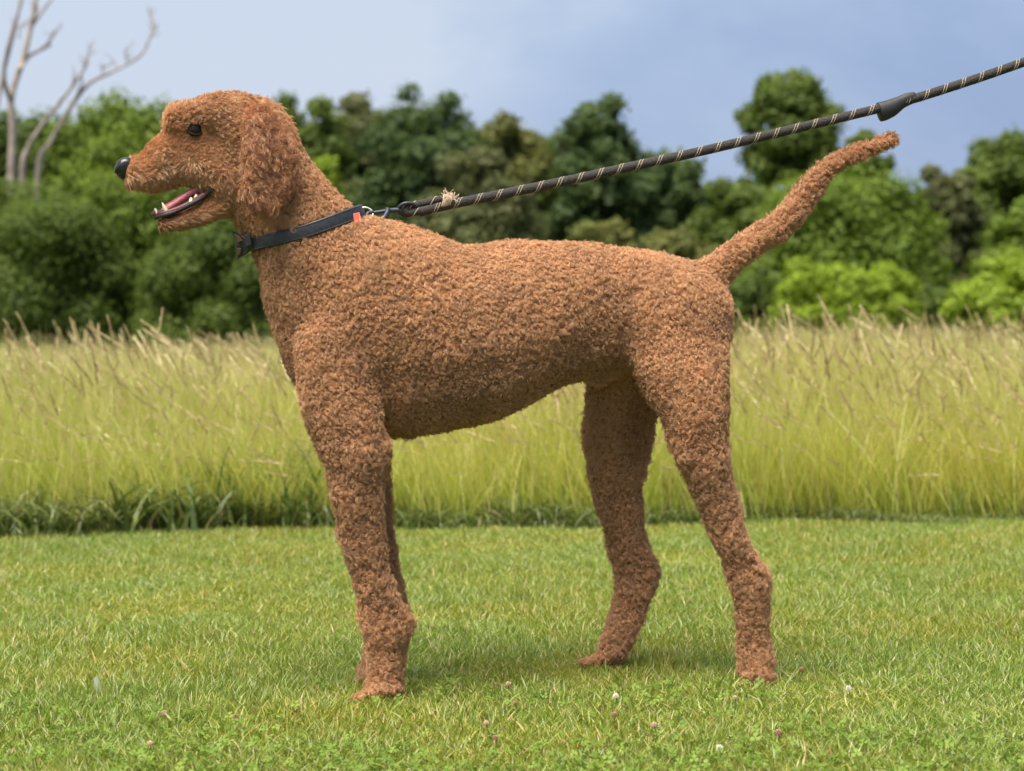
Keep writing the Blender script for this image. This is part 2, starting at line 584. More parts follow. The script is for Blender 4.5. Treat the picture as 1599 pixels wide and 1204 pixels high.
def seed_stem(rg, h, lean, curve=0.35, head=0.13):
    """a thin stem with an upright bristly seed head"""
    t = np.linspace(0, 1, 7)
    ctr = np.stack([lean[0] * h * t ** 2, lean[1] * h * t ** 2, h * (t - curve * 0.15 * t ** 3)], 1)
    fa = rg.uniform(0, 6.28)
    side = np.array([math.cos(fa), math.sin(fa), 0])
    w = np.linspace(0.0026, 0.0012, 7)
    V = np.stack([ctr - side * w[:, None] / 2, ctr + side * w[:, None] / 2], 1).reshape(-1, 3)
    Fq = np.array([(2 * i, 2 * i + 1, 2 * i + 3, 2 * i + 2) for i in range(6)])
    parts = [(V, Fq, np.full(14, rg.uniform(0.3, 1)), np.repeat(t, 2))]
    d = ctr[-1] - ctr[-2]
    d /= np.linalg.norm(d)
    heads = []
    for k in range(18):
        q = ctr[-1] - d * head * 0.35 + d * head * (k / 18)
        a = rg.uniform(0, 6.28)
        sd_ = np.array([math.cos(a), math.sin(a), 0.2])
        tip = q + d * 0.028 * rg.uniform(0.6, 1.2) + sd_ * 0.0055 * (1 - 0.5 * k / 18)
        e = np.cross(d, sd_) * 0.0022
        heads.append(np.array([q - e, q + e, tip + e, tip - e]))
    hv = np.vstack(heads)
    hf = np.arange(len(hv)).reshape(-1, 4)
    hs = (hv, hf, np.repeat(rg.uniform(0, 1, 18), 4), np.ones(len(hv)))
    return parts[0], hs


def two_mat_mesh(name, A, B, ma, mb):
    v, f, ti, al = cat_parts([A, B])
    me = mesh(name, v, f, ma, True, {'tint': ti, 'along': al})
    me.materials.append(mb)
    mi = np.zeros(len(f), np.int32); mi[len(A[1]):] = 1
    me.polygons.foreach_set('material_index', mi)
    return me


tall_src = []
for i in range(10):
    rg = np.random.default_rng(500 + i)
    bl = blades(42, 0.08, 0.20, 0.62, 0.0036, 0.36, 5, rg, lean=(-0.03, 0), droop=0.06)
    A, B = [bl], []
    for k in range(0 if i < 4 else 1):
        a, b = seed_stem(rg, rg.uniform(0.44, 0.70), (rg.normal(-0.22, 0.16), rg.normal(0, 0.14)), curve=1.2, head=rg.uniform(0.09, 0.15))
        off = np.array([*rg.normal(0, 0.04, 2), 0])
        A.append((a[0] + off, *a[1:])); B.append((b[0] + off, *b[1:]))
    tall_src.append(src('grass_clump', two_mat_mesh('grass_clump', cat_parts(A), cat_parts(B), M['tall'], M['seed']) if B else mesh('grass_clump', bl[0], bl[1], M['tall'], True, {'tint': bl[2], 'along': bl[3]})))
p = np.vstack([field_points(2600, LAWN_END + 0.02, 7.4, 0.6), field_points(4200, 7.4, 12, 0.8), field_points(5000, 12, 34, 1.5, 1.2), beside(3600, LAWN_END + 0.02, 12, 0.6, 3.4)])
n = len(p)
s = rng.uniform(0.82, 1.2, n)
grow = np.clip((p[:, 1] - LAWN_END) / 0.45, 0, 1)
hz = 0.82 * s * (0.70 + 0.30 * grow) * (0.86 + 0.34 * smooth_noise(p, 1.9, 4))
rot = np.stack([rng.normal(0, 0.13, n), rng.normal(-0.04, 0.13, n), rng.normal(0, 0.9, n)], 1)
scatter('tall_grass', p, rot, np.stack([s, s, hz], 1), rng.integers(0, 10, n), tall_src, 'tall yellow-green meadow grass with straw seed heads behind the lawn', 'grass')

st_src = []
for i in range(6):
    rg = np.random.default_rng(560 + i)
    A, B = [], []
    for k in range(4):
        a, b = seed_stem(rg, rg.uniform(0.46, 0.66), (rg.normal(-0.24, 0.2), rg.normal(0, 0.15)), curve=1.3, head=rg.uniform(0.08, 0.14))
        off = np.array([*rg.normal(0, 0.10, 2), 0])
        A.append((a[0] + off, *a[1:])); B.append((b[0] + off, *b[1:]))
    st_src.append(src('stem_clump', two_mat_mesh('stem_clump', cat_parts(A), cat_parts(B), M['tall'], M['seed'])))
p = np.vstack([field_points(260, LAWN_END + 0.25, 8.0, 0.6), field_points(420, 8.0, 14, 0.8), field_points(300, 14, 30, 1.5)])
n = len(p)
s = rng.uniform(0.8, 1.12, n) * (0.88 + 0.22 * smooth_noise(p, 1.7, 14))
scatter('seeding_grass', p, np.stack([rng.normal(0, 0.06, n), rng.normal(0, 0.06, n), rng.normal(0, 0.5, n)], 1), np.stack([s, s, s], 1),
        rng.integers(0, 6, n), st_src, 'thin straw-coloured seeding stems rising over the meadow top', 'grass')

# weedy edge of the meadow
M['weed'] = leafy('edge_weed_leaf', [(0.0, (0.075, 0.110, 0.020)), (0.6, (0.135, 0.180, 0.034)), (0.85, (0.20, 0.245, 0.05)), (1.0, (0.32, 0.25, 0.11))], transl=0.3)
wd_src = []
for i in range(6):
    rg = np.random.default_rng(700 + i)
    v, f, ti, al = blades(40, 0.07, 0.04, 0.13, 0.007, 1.3, 4, rg, droop=0.35)
    wd_src.append(src('weed', mesh('weed', v, f, M['weed'], True, {'tint': ti, 'along': al})))
p = field_points(2600, LAWN_END - 0.05, LAWN_END + 0.36, 0.6)
p[:, 1] += 0.16 * (smooth_noise(p, 5.0, 21) - 0.5)
n = len(p)
left = np.clip(0.85 - p[:, 0] * 0.35, 0.42, 1.5)
s = rng.uniform(0.35, 1.25, n) * left * (0.6 + 0.8 * smooth_noise(p, 9.0, 22))
scatter('edge_weeds', p, np.stack([np.zeros(n), np.zeros(n), rng.uniform(0, 6.28, n)], 1), np.stack([s * 1.1, s * 1.1, s], 1),
        rng.integers(0, 6, n), wd_src, 'dark low weeds along the edge between lawn and meadow', 'weeds')

# blue-green coarse grass in the edge, left of the front leg
M['coarse'] = leafy('coarse_blade', [(0.0, (0.095, 0.17, 0.034)), (1.0, (0.19, 0.28, 0.055))], transl=0.35)
cs = []
for i in range(3):
    rg = np.random.default_rng(800 + i)
    v, f, ti, al = blades(34, 0.08, 0.14, 0.33, 0.008, 0.75, 6, rg, droop=0.2)
    cs.append(src('coarse', mesh('coarse', v, f, M['coarse'], True, {'tint': ti, 'along': al})))
cx = np.concatenate([rng.normal(-0.80, 0.22, 26), rng.uniform(-1.9, 1.9, 16)])
p = np.stack([cx, rng.uniform(LAWN_END + 0.02, LAWN_END + 0.35, len(cx)), np.zeros(len(cx))], 1)
n = len(p)
s = np.concatenate([rng.uniform(0.85, 1.15, 26), rng.uniform(0.5, 0.8, 16)])
scatter('coarse_grass', p, np.stack([np.zeros(n), np.zeros(n), rng.uniform(0, 6.28, n)], 1), np.stack([s, s, s], 1),
        rng.integers(0, 3, n), cs, 'blue-green coarse grass tussocks at the meadow edge', 'grass')

# single seed stalks that stand out above the meadow
for j, (u, vt, d, ln, lab) in enumerate([
        (248, 478, 6.6, 0.07, 'tallest straight seed stalk rising against the dark bush left of the chest'),
        (118, 496, 6.7, -0.09, 'reddish seed stalk above the meadow at far left'),
        (60, 520, 6.9, -0.30, 'seed stalk bent to the left near the left frame edge'),
        (165, 528, 6.8, -0.34, 'leaning pale seed stalk between the reddish and the tallest one'),
        (405, 508, 6.7, -0.10, 'curved seed stalk closest to the chest of the dog'),
        (320, 540, 6.9, -0.28, 'short leaning seed stalk between the tallest one and the chest'),
        (1230, 485, 7.4, -0.1, 'pale seed stalk behind the tail just right of the rump'),
        (1362, 503, 7.2, 0.02, 'upright seed stalk in front of the gap between lime shrubs'),
        (1585, 490, 7.0, -0.15, 'reddish seed stalk at the right frame edge'),
        (1420, 520, 7.4, 0.16, 'seed stalk leaning right in front of the right lime shrub')]):
    rg = np.random.default_rng(900 + j)
    top = at(u, vt, d)
    hgt = top[2] * 1.03
    A, B = seed_stem(rg, hgt, (ln, 0.0), curve=0.9, head=0.085)
    w_ = np.array([top[0] - ln * hgt, d, 0])
    e = empty('seed_stalk', w_)
    tag(e, lab, 'grass stalk', 'seed stalks above the meadow')
    obj('stem', mesh('stem', A[0], A[1], M['tall'], True, {'tint': A[2], 'along': A[3] * 0.5 + 0.5}), e)
    obj('seed_head', mesh('seed_head', B[0], B[1], M['seed'], True, {'tint': B[2], 'along': B[3]}), e)

# ------------------------------------------------------------------ trees


def crown_mesh(name, rg, rx, ry, z0, z1, nl, nleaf, leaf, mat, top=0.5, lobe=(0.26, 0.46), fill=0.8):
    """leaf clumps spread over many uneven lobes filling a crown of half width rx, from z0 to z1"""
    hz_ = (z1 - z0) / 2
    zc = (z1 + z0) / 2
    C, Rr = [], []
    while len(C) < nl:
        q = rg.uniform(-1, 1, 3)
        # widest a little below the middle, narrower on top
        prof = (math.sqrt(max(0.0, 1 - q[2] ** 2.4)) if q[2] > 0 else 1.0) * (1 - top * 0.30 * (q[2] + 1) / 2)
        rad = rg.uniform(*lobe)
        if math.hypot(q[0], q[1]) > prof * fill:
            continue
        C.append((q[0] * rx * (1 - rad * 0.5), q[1] * ry * (1 - rad * 0.5), zc + q[2] * (hz_ - rad * min(rx, hz_) * 0.9)))
        Rr.append(rad * min(rx, hz_ * 1.2))
    C, Rr = np.array(C), np.array(Rr)
    wsel = Rr ** 2 / (Rr ** 2).sum()
    k = rg.choice(nl, nleaf, p=wsel)
    d = rg.normal(size=(nleaf, 3))
    d /= np.linalg.norm(d, axis=1, keepdims=True)
    rr = Rr[k] * (rg.uniform(0.25, 1.0, nleaf) ** 0.4) * rg.normal(1, 0.20, nleaf)
    P = C[k] + d * rr[:, None] * np.array([1, 1, 0.85])
    nrm = d * 0.9 + rg.normal(size=(nleaf, 3)) * 0.42 + np.array([0, 0, 0.35])
    nrm /= np.linalg.norm(nrm, axis=1, keepdims=True)
    tmp = rg.normal(size=(nleaf, 3))
    a = np.cross(nrm, tmp); a /= np.linalg.norm(a, axis=1, keepdims=True)
    b = np.cross(nrm, a)
    s_ = leaf * rg.uniform(0.55, 1.3, nleaf)
    A, B = a * s_[:, None] * 0.62, b * s_[:, None]
    fold = nrm * s_[:, None] * 0.18
    V = np.stack([P - B, P + A * 0.8 - fold, P + B, P - A * 0.8 - fold], 1).reshape(-1, 3)
    Fq = np.arange(nleaf * 4).reshape(-1, 4)
    lt = rg.uniform(0, 1, nl)
    tint = np.repeat(np.clip(0.55 * lt[k] + 0.45 * rg.uniform(0, 1, nleaf), 0, 1), 4)
    return mesh(name, V, Fq, mat, False, {'tint': tint})


def trunk_mesh(name, rg, h, r, rx, z0):
    parts = []
    P = catmull([(0, 0, -0.2), (rg.normal(0, .03) * h, rg.normal(0, .03) * h, h * 0.35), (rg.normal(0, .04) * h, rg.normal(0, .04) * h, h * 0.68), (rg.normal(0, .03) * h, 0, h * 0.80)], 5)
    parts.append(tube(P, np.linspace(r, r * 0.18, len(P)), 8))
    for k in range(7):
        i = rg.integers(4, len(P) - 2)
        a = rg.uniform(0, 6.28)
        q = P[i] + np.array([math.cos(a) * rx * 0.5, math.sin(a) * rx * 0.5, h * rg.uniform(0.02, 0.10)])
        m_ = (P[i] + q) / 2 + np.array([0, 0, h * 0.03])
        parts.append(tube(catmull([P[i], m_, q], 4), np.linspace(r * 0.42, r * 0.08, 9), 6))
    return join(parts)


def leaf_kind(name, dark, light, tr=0.3):
    return leafy(name, [(0.0, dark), (1.0, light)], transl=tr, rough=0.6, gloss=0.012)


LK = {
    'dark': leaf_kind('leaf_dark_green', (0.044, 0.078, 0.024), (0.102, 0.150, 0.040), 0.42),
    'mid': leaf_kind('leaf_mid_green', (0.072, 0.116, 0.019), (0.152, 0.208, 0.036), 0.45),
    'olive': leaf_kind('leaf_olive', (0.098, 0.114, 0.026), (0.185, 0.195, 0.048), 0.4),
    'grey': leaf_kind('leaf_grey_olive', (0.078, 0.092, 0.032), (0.145, 0.155, 0.054), 0.4),
    'bright': leaf_kind('leaf_bright_green', (0.100, 0.160, 0.017), (0.190, 0.265, 0.032), 0.45),
    'lime': leaf_kind('leaf_lime', (0.180, 0.265, 0.018), (0.310, 0.410, 0.036), 0.48),
}


def tree(name, u0, u1, v0, v1, D, kind, label, cat, group, seed, nl=26, nleaf=5200, leaf=None, top=0.5, fill=0.95, lobe=(0.15, 0.32)):
    """crown filling pixels u0..u1, v0..v1 at distance D"""
    rg = np.random.default_rng(seed)
    uc = (u0 + u1) / 2
    pt, pb = at(uc, v0, D), at(uc, v1, D)
    rx = (u1 - u0) / 2 * D / F * 1.18
    z1, z0 = pt[2], max(pb[2], 0.05)
    e = empty(name, (pt[0], D, 0))
    tag(e, label, cat, group)
    lf = (leaf * 0.38 if leaf else D * 0.0018)
    nl, nleaf = int(nl * 3.2), int(nleaf * (6.0 if leaf else 4.2))
    obj('crown', crown_mesh('crown', rg, rx, rx * 0.9, z0, z1, nl, nleaf, lf, LK[kind], top, lobe, fill), e)
    tv, tf = trunk_mesh('trunk', rg, z1 * 0.93, max(0.05, z1 * 0.022), rx, z0)
    obj('trunk', mesh('trunk', tv, tf, M['bark']), e)
    return e


GT, GS = 'trees along the far side of the meadow', 'shrubs in front of the trees'
T = 'tree'
tree('leafy_tree', 395, 570, 118, 470, 96, 'mid', 'olive-green tree right behind the neck of the dog', T, GT, 11, nleaf=6500)
tree('leafy_tree', 470, 640, 140, 470, 104, 'grey', 'dull green tree partly hidden left of the tall rounded dark tree', T, GT, 12, nleaf=6000)
tree('leafy_tree', 545, 775, 116, 480, 92, 'dark', 'broad dark green tree, the tallest crown above the shoulders', T, GT, 13, nl=34, nleaf=8500)
tree('leafy_tree', 715, 865, 150, 470, 98, 'olive', 'olive crown between two dark trees above the back', T, GT, 14, nleaf=6500)
tree('leafy_tree', 845, 1012, 134, 480, 88, 'dark', 'dense dark round-topped tree above the middle of the back', T, GT, 15, nl=32, nleaf=8000, top=0.2)
tree('leafy_tree', 640, 850, 215, 480, 84, 'grey', 'shorter grey-olive tree in front of the dark trees above the withers', T, GT, 16, nleaf=6000)
tree('leafy_tree', 985, 1105, 215, 490, 90, 'dark', 'narrow dark tree under the leash behind the loin', T, GT, 17, nleaf=5000)
tree('leafy_tree', 1080, 1225, 255, 500, 88, 'mid', 'mid-green tree just left of the tail', T, GT, 18, nleaf=5500)
tree('tall_tree', 1152, 1305, 92, 300, 104, 'mid', 'tall slender tree whose crown stands alone against the sky above the leash', T, GT, 119, nl=24, nleaf=4600, top=0.1)
tree('leafy_tree', 1300, 1400, 198, 420, 100, 'mid', 'small pointed tree behind the tail tip', T, GT, 20, nl=18, nleaf=3600)
tree('leafy_tree', 1165, 1465, 236, 510, 80, 'bright', 'wide fresh green spreading tree behind the tail', T, GT, 21, nl=44, nleaf=9500, top=0.7)
tree('leafy_tree', 1425, 1535, 238, 500, 92, 'grey', 'grey-olive tree right of the spreading fresh green tree', T, GT, 22, nleaf=4800)
tree('leafy_tree', 1485, 1660, 192, 490, 95, 'mid', 'high dark-topped tree at the right frame edge', T, GT, 23, nl=24, nleaf=6500, top=0.0)
tree('leafy_tree', 1525, 1700, 296, 500, 82, 'bright', 'lower fresh green tree below the high one at the right edge', T, GT, 24, nleaf=5500)
tree('shrub', 860, 1010, 335, 520, 70, 'olive', 'olive shrub peeking over the back below the leash', 'shrub', GS, 25, nleaf=4000)
tree('shrub', 985, 1130, 345, 520, 68, 'olive', 'olive shrub between the loin and the tail base', 'shrub', GS, 26, nleaf=4000)
tree('shrub', 1110, 1235, 410, 525, 62, 'mid', 'low dull green shrub just right of the rump', 'shrub', GS, 27, nl=18, nleaf=3200)
tree('shrub', 1205, 1335, 398, 528, 60, 'lime', 'left of the two touching lime green shrubs under the tail', 'shrub', GS, 28, nl=20, nleaf=3800)
tree('shrub', 1312, 1432, 390, 528, 59, 'lime', 'right of the two touching lime green shrubs under the tail', 'shrub', GS, 29, nl=20, nleaf=3600)
tree('shrub', 1472, 1680, 392, 530, 58, 'lime', 'wide lime green shrub at the right frame edge', 'shrub', GS, 30, nl=26, nleaf=5000)
tree('shrub', 1400, 1500, 440, 528, 66, 'mid', 'dull green shrub in the gap between the lime shrubs', 'shrub', GS, 31, nl=14, nleaf=2500)
tree('shrub', 455, 545, 222, 400, 60, 'lime', 'small bright sapling directly behind the neck', 'shrub', GS, 32, nl=14, nleaf=2000, fill=0.6)
tree('leafy_tree', 880, 1100, 205, 500, 116, 'mid', 'green tree filling the gap behind the narrow dark tree', T, GT, 33, nl=30, nleaf=5200)
tree('leafy_tree', 1060, 1250, 262, 500, 118, 'mid', 'green tree filling the gap left of the spreading fresh green tree', T, GT, 34, nl=30, nleaf=5000)
tree('leafy_tree', 1380, 1560, 285, 500, 116, 'grey', 'dull tree filling the gap behind the grey-olive tree at right', T, GT, 35, nl=28, nleaf=4500)
tree('distant_tree', 400, 590, 165, 500, 126, 'olive', 'faint far tree closing the gap right of the neck', T, GT, 36, nl=28, nleaf=3600)
tree('distant_tree', 740, 930, 178, 500, 124, 'mid', 'faint far tree closing the gap above the middle of the back', T, GT, 37, nl=28, nleaf=3600)
tree('distant_tree', 1230, 1440, 255, 500, 126, 'mid', 'faint far tree behind the spreading fresh green tree', T, GT, 38, nl=28, nleaf=3200)
# left
GL = 'trees at the left of the meadow'
tree('leafy_tree', -60, 125, 135, 420, 52, 'mid', 'airy tree behind the dead tree at the left edge', T, GL, 41, nl=28, nleaf=4200, fill=0.95)
tree('leafy_tree', 75, 300, 120, 420, 48, 'bright', 'light green tree behind the muzzle', T, GL, 42, nl=34, nleaf=6500, fill=0.95)
tree('leafy_tree', 240, 420, 180, 480, 56, 'mid', 'green tree behind the head', T, GL, 43, nl=26, nleaf=5500)
GB = 'bushes at the left of the meadow'
tree('bush', -120, 190, 262, 575, 36, 'mid', 'large rounded green bush at the left edge under the dead tree', 'bush', GB, 44, nl=44, nleaf=12000, leaf=0.13, top=0.3)
tree('bush', 110, 340, 205, 575, 37, 'bright', 'lighter green bush right below the muzzle', 'bush', GB, 45, nl=40, nleaf=9000, leaf=0.13, top=0.4)
tree('bush', 230, 480, 290, 585, 35, 'mid', 'dark green bush between the open mouth and the chest', 'bush', GB, 46, nl=40, nleaf=11000, leaf=0.13, top=0.3)
tree('bush', 420, 640, 330, 560, 48, 'dark', 'dark bush hidden mostly behind the neck and chest', 'bush', GB, 47, nl=26, nleaf=5000)

# dead tree
DT = 44.0
base = at(40, 560, DT); base[2] = 0
e = empty('dead_tree', base)
tag(e, 'bare grey dead tree with forked limbs at the upper left', 'tree')


def limb(pts, r0, r1, name):
    P = np.array([at(u, v, DT + dd) for u, v, dd in pts]) - base
    P = catmull(P, 5)
    k = DT / F
    v, f = tube(P, np.linspace(r0 * k * 0.62, r1 * k * 0.62, len(P)), 8)
    return obj(name, mesh(name, v, f, M['deadwood']), e)


limb([(14, 560, 0), (16, 400, 0), (17, 290, 0), (20, 200, 0), (18, 150, 0), (38, 85, .2), (50, 30, .3), (62, -40, .4)], 13, 5, 'trunk')
limb([(18, 160, 0), (6, 120, -.3), (-2, 175, -.4)][:2] + [(16, 60, -.5), (38, -10, -.6)], 7, 3, 'branch')
limb([(30, 110, 0), (45, 88, .3), (66, 77, .5), (80, 70, .6)], 6, 2.5, 'branch')
limb([(50, 40, .3), (66, 18, .5), (88, -10, .7)], 5, 2, 'branch')
limb([(-8, 190, 0), (4, 120, .2), (22, 50, .3), (36, -20, .5)], 6, 3, 'branch')
limb([(34, 560, .5), (34, 290, .5), (42, 235, .6), (70, 190, .7), (105, 145, .8), (125, 118, .9), (138, 96, 1)], 9, 2.5, 'trunk')
limb([(60, 560, .8), (58, 280, .8), (80, 220, .9), (112, 165, 1), (140, 130, 1.1), (175, 112, 1.2), (215, 90, 1.3), (232, 65, 1.3), (240, 22, 1.4)], 8, 1.6, 'trunk')
limb([(112, 165, 1), (128, 130, 1), (124, 112, 1)], 4, 1.5, 'branch')
rgt = np.random.default_rng(4)
for (u_, v_, d_) in [(60, 78, .5), (75, 72, .6), (105, 145, .8), (125, 118, .9), (136, 98, 1), (160, 120, 1.2), (200, 100, 1.3), (232, 60, 1.3), (238, 35, 1.4), (48, 40, .3), (30, 60, .3), (90, 200, .9), (70, 190, .7)]:
    du, dv = rgt.uniform(-10, 26), rgt.uniform(-34, -8)
    limb([(u_, v_, d_), (u_ + du * .5, v_ + dv * .4, d_), (u_ + du, v_ + dv, d_)], 2.6, 1.0, 'twig')
    for q in range(3):
        f_ = rgt.uniform(.3, .95); a_, b_ = u_ + du * f_, v_ + dv * f_
        ex, ey = rgt.uniform(-16, 18), rgt.uniform(-22, -4)
        limb([(a_, b_, d_), (a_ + ex * .6, b_ + ey * .4, d_), (a_ + ex, b_ + ey, d_)], 1.8, 0.8, 'twig')
limb([(228, 70, 1.3), (236, 58, 1.4), (252, 52, 1.4)], 1.6, 0.8, 'twig')
limb([(185, 108, 1.2), (175, 92, 1.2), (160, 80, 1.2)], 1.6, 0.7, 'twig')

# lower growth closes the gaps between the trunks
for j, (u, lab) in enumerate([
        (-60, 'deep green low growth at the left frame edge behind the large bush'), (80, 'green low growth glimpsed behind the left bushes'),
        (220, 'low growth behind the lighter bush under the muzzle'), (360, 'low growth behind the dark bush under the head'),
        (500, 'dark low growth behind the neck'), (640, 'low growth above the withers at the foot of the tall dark tree'),
        (780, 'dull low growth showing just over the dip of the back'), (920, 'dark low growth under the round-topped dark tree'),
        (1060, 'low growth above the loin under the narrow dark tree'), (1190, 'low growth behind the tail base'),
        (1320, 'low growth behind the two touching lime shrubs'), (1450, 'low growth in the gap right of the lime shrubs'),
        (1590, 'low growth behind the wide lime shrub at the right')]):
    tree('understory_bush', u - 105, u + 105, 372 - 30 * (j % 2), 545, 112 + 2 * (j % 3), ['dark', 'mid', 'grey'][j % 3], lab, 'bush', 'low growth under the tree line', 60 + j, nl=16, nleaf=1900)

# ------------------------------------------------------------------ the dog
# Each limb is a sweep in the dog's own space: (u, v, radius px, lateral centre m, lateral half width m) measured on the photograph.
# The sweeps are blended into one distance field, and the body is the single surface of that field.


def sweep(pts, n=6):
    A = []
    for u, v, r, lat, w in pts:
        q, mpp = dp(u, v, lat)
        A.append((q[0], q[2], r * mpp, lat, w))
    A = catmull(np.array(A), n)
    A[:, 2] = np.maximum(A[:, 2], 0.003); A[:, 4] = np.maximum(A[:, 4], 0.003)
    return A


SW = {}
SW['torso'] = (sweep([(600, 524, 163, 0, .100), (650, 527, 158, 0, .110), (735, 521, 144, 0, .114), (830, 495, 124, 0, .102), (917, 484, 108, 0, .082), (995, 486, 99, 0, .080), (1052, 500, 96, 0, .090)]), .02)
SW['neck'] = (sweep([(402, 236, 56, 0, .052), (432, 302, 78, 0, .062), (466, 357, 86, 0, .070), (516, 425, 110, 0, .086), (590, 485, 128, 0, .105)]), .05)
SW['skull'] = (sweep([(303, 196, 40, 0, .040), (345, 194, 54, 0, .052), (388, 206, 62, 0, .056), (410, 230, 58, 0, .054)]), .03)
SW['muzzle'] = (sweep([(211, 268, 30, 0, .0265), (235, 266, 38, 0, .031), (266, 251, 49, 0, .036), (305, 239, 50, 0, .045), (345, 240, 56, 0, .052)]), .03)
SW['cheek'] = (sweep([(322, 262, 34, 0, .044), (352, 280, 44, 0, .050), (380, 290, 46, 0, .050)]), .03)
SW['jaw'] = (sweep([(256, 349, 14.5, 0, .024), (281, 344.5, 18, 0, .029), (311, 334, 21.5, 0, .035), (338, 319, 26, 0, .041), (362, 302, 36, 0, .045)]), .008)
for sg in (-1, 1):
    SW['brow%d' % sg] = (sweep([(276, 181, 20, sg * .021, .018), (303, 177, 20, sg * .034, .017), (330, 183, 21, sg * .040, .015)]), .02)
    SW['ear%d' % sg] = (sweep([(406, 174, 20, sg * .054, .015), (417, 212, 38, sg * .070, .015), (430, 254, 50, sg * .079, .0145), (422, 290, 42, sg * .084, .0145), (414, 316, 26, sg * .086, .014)]), .003)
    SW['ear_fold%d' % sg] = (sweep([(398, 190, 15, sg * .067, .018), (399, 250, 20, sg * .090, .019), (404, 298, 25, sg * .097, .0185), (414, 317, 22, sg * .097, .016)]), .004)
SW['fore_near'] = (sweep([(520, 545, 66, -.070, .042), (532, 630, 66, -.082, .045), (549, 695, 56, -.088, .046), (556, 715, 51, -.090, .045), (556, 760, 42, -.090, .040), (562, 812, 38, -.090, .036), (572, 865, 33, -.090, .033), (583, 912, 32, -.090, .033), (595, 955, 35, -.090, .033), (603, 985, 37, -.090, .032), (603, 1015, 33, -.091, .030), (602, 1045, 27, -.092, .030), (601, 1072, 26, -.093, .033)]), .014)
SW['fore_near_paw'] = (sweep([(606, 1080, 20, -.094, .033), (580, 1085, 18, -.096, .034), (556, 1093, 10, -.098, .028)]), .012)
SW['elbow_near'] = (sweep([(592, 698, 16, -.090, .022), (594, 714, 15, -.090, .022)]), .015)
SW['pad_near'] = (sweep([(632, 968, 11, -.090, .015), (634, 980, 10, -.090, .015)]), .02)
SW['fore_far'] = (sweep([(540, 600, 55, .070, .040), (560, 690, 46, .082, .040), (572, 760, 38, .084, .036), (579, 812, 34, .084, .033), (587, 870, 34, .083, .033), (598, 925, 35, .083, .033), (603, 962, 37, .083, .033), (600, 1000, 34, .083, .031), (592, 1030, 26, .084, .030), (588, 1050, 24, .085, .031)]), .025)
SW['fore_far_paw'] = (sweep([(590, 1054, 18, .085, .032), (572, 1058, 13, .086, .032), (559, 1064, 8, .087, .027)]), .012)
SW['hind_near'] = (sweep([(1050, 505, 80, -.045, .055), (1066, 575, 80, -.062, .060), (1083, 632, 60, -.078, .054), (1091, 690, 47, -.088, .046), (1104, 735, 38, -.092, .040), (1121, 784, 31, -.095, .035), (1139, 838, 27, -.097, .031), (1162, 890, 30, -.099, .030), (1173, 935, 28, -.099, .029), (1176, 985, 25, -.099, .028), (1180, 1028, 27, -.099, .030), (1181, 1056, 29, -.100, .034)]), .02)
SW['hind_near_paw'] = (sweep([(1184, 1066, 20, -.100, .034), (1166, 1068, 17, -.104, .034)]), .012)
SW['hock_near'] = (sweep([(1185, 898, 10, -.099, .014), (1186, 914, 10, -.099, .014)]), .02)
SW['hind_far'] = (sweep([(1010, 520, 75, .045, .055), (985, 590, 70, .065, .058), (970, 645, 61, .082, .050), (965, 690, 57, .090, .045), (962, 742, 46, .096, .040), (967, 788, 37, .100, .035), (977, 839, 31, .104, .032), (990, 882, 34, .107, .031), (991, 917, 33, .107, .029), (979, 957, 27, .108, .028), (967, 992, 26, .109, .028), (957, 1012, 23, .110, .031)]), .03)
SW['hock_far'] = (sweep([(1016, 885, 13, .107, .016), (1014, 900, 12, .107, .016)]), .02)
SW['hind_far_paw'] = (sweep([(962, 1026, 17, .110, .032), (935, 1030, 13, .112, .033), (910, 1035, 8, .114, .028)]), .012)
for nm, a_, b_, l0, l1 in (('fore_near', (582, 1081), (549, 1094), -.095, -.100), ('fore_far', (578, 1055), (556, 1064), .086, .088), ('hind_near', (1172, 1066), (1152, 1073), -.103, -.110), ('hind_far', (940, 1029), (906, 1036), .112, .116)):
    for k in range(4):
        o_ = (k - 1.5) * .0165
        fw = 1.0 if k in (1, 2) else 0.72
        SW['%s_paw_toe%d' % (nm, k)] = (sweep([(a_[0], a_[1], 13, l0 + o_ * .8, .0105), ((a_[0] + (b_[0] - a_[0]) * fw * .6), a_[1] + (b_[1] - a_[1]) * .5, 12.5, (l0 + l1) / 2 + o_, .0105), (a_[0] + (b_[0] - a_[0]) * fw, b_[1], 10.5, l1 + o_ * 1.1, .0095)]), .004)
SW['tail'] = (sweep([(1072, 448, 40, 0, .036), (1105, 432, 33, 0, .030), (1142, 402, 26, 0, .025), (1185, 372, 25, 0, .024), (1226, 347, 25, 0, .024), (1256, 308, 23, 0, .022), (1279, 275, 20, 0, .019), (1311, 251, 17.5, 0, .017), (1347, 236, 15.5, 0, .0155), (1382, 221, 14, 0, .0145), (1393, 218, 13, 0, .0135)]), .015)
SW['sheath'] = (sweep([(905, 578, 11, 0, .015), (936, 590, 13, 0, .015), (955, 576, 14, 0, .016)]), .02)
SW['groin'] = (sweep([(1050, 545, 55, 0, .05), (1068, 575, 42, 0, .04)]), .03)

RES = 0.004
INSET = 0.0052
lo, hi = np.array([-0.72, -0.165, -0.02]), np.array([0.70, 0.175, 1.06])
gs = [np.arange(lo[i], hi[i] + RES, RES) for i in range(3)]


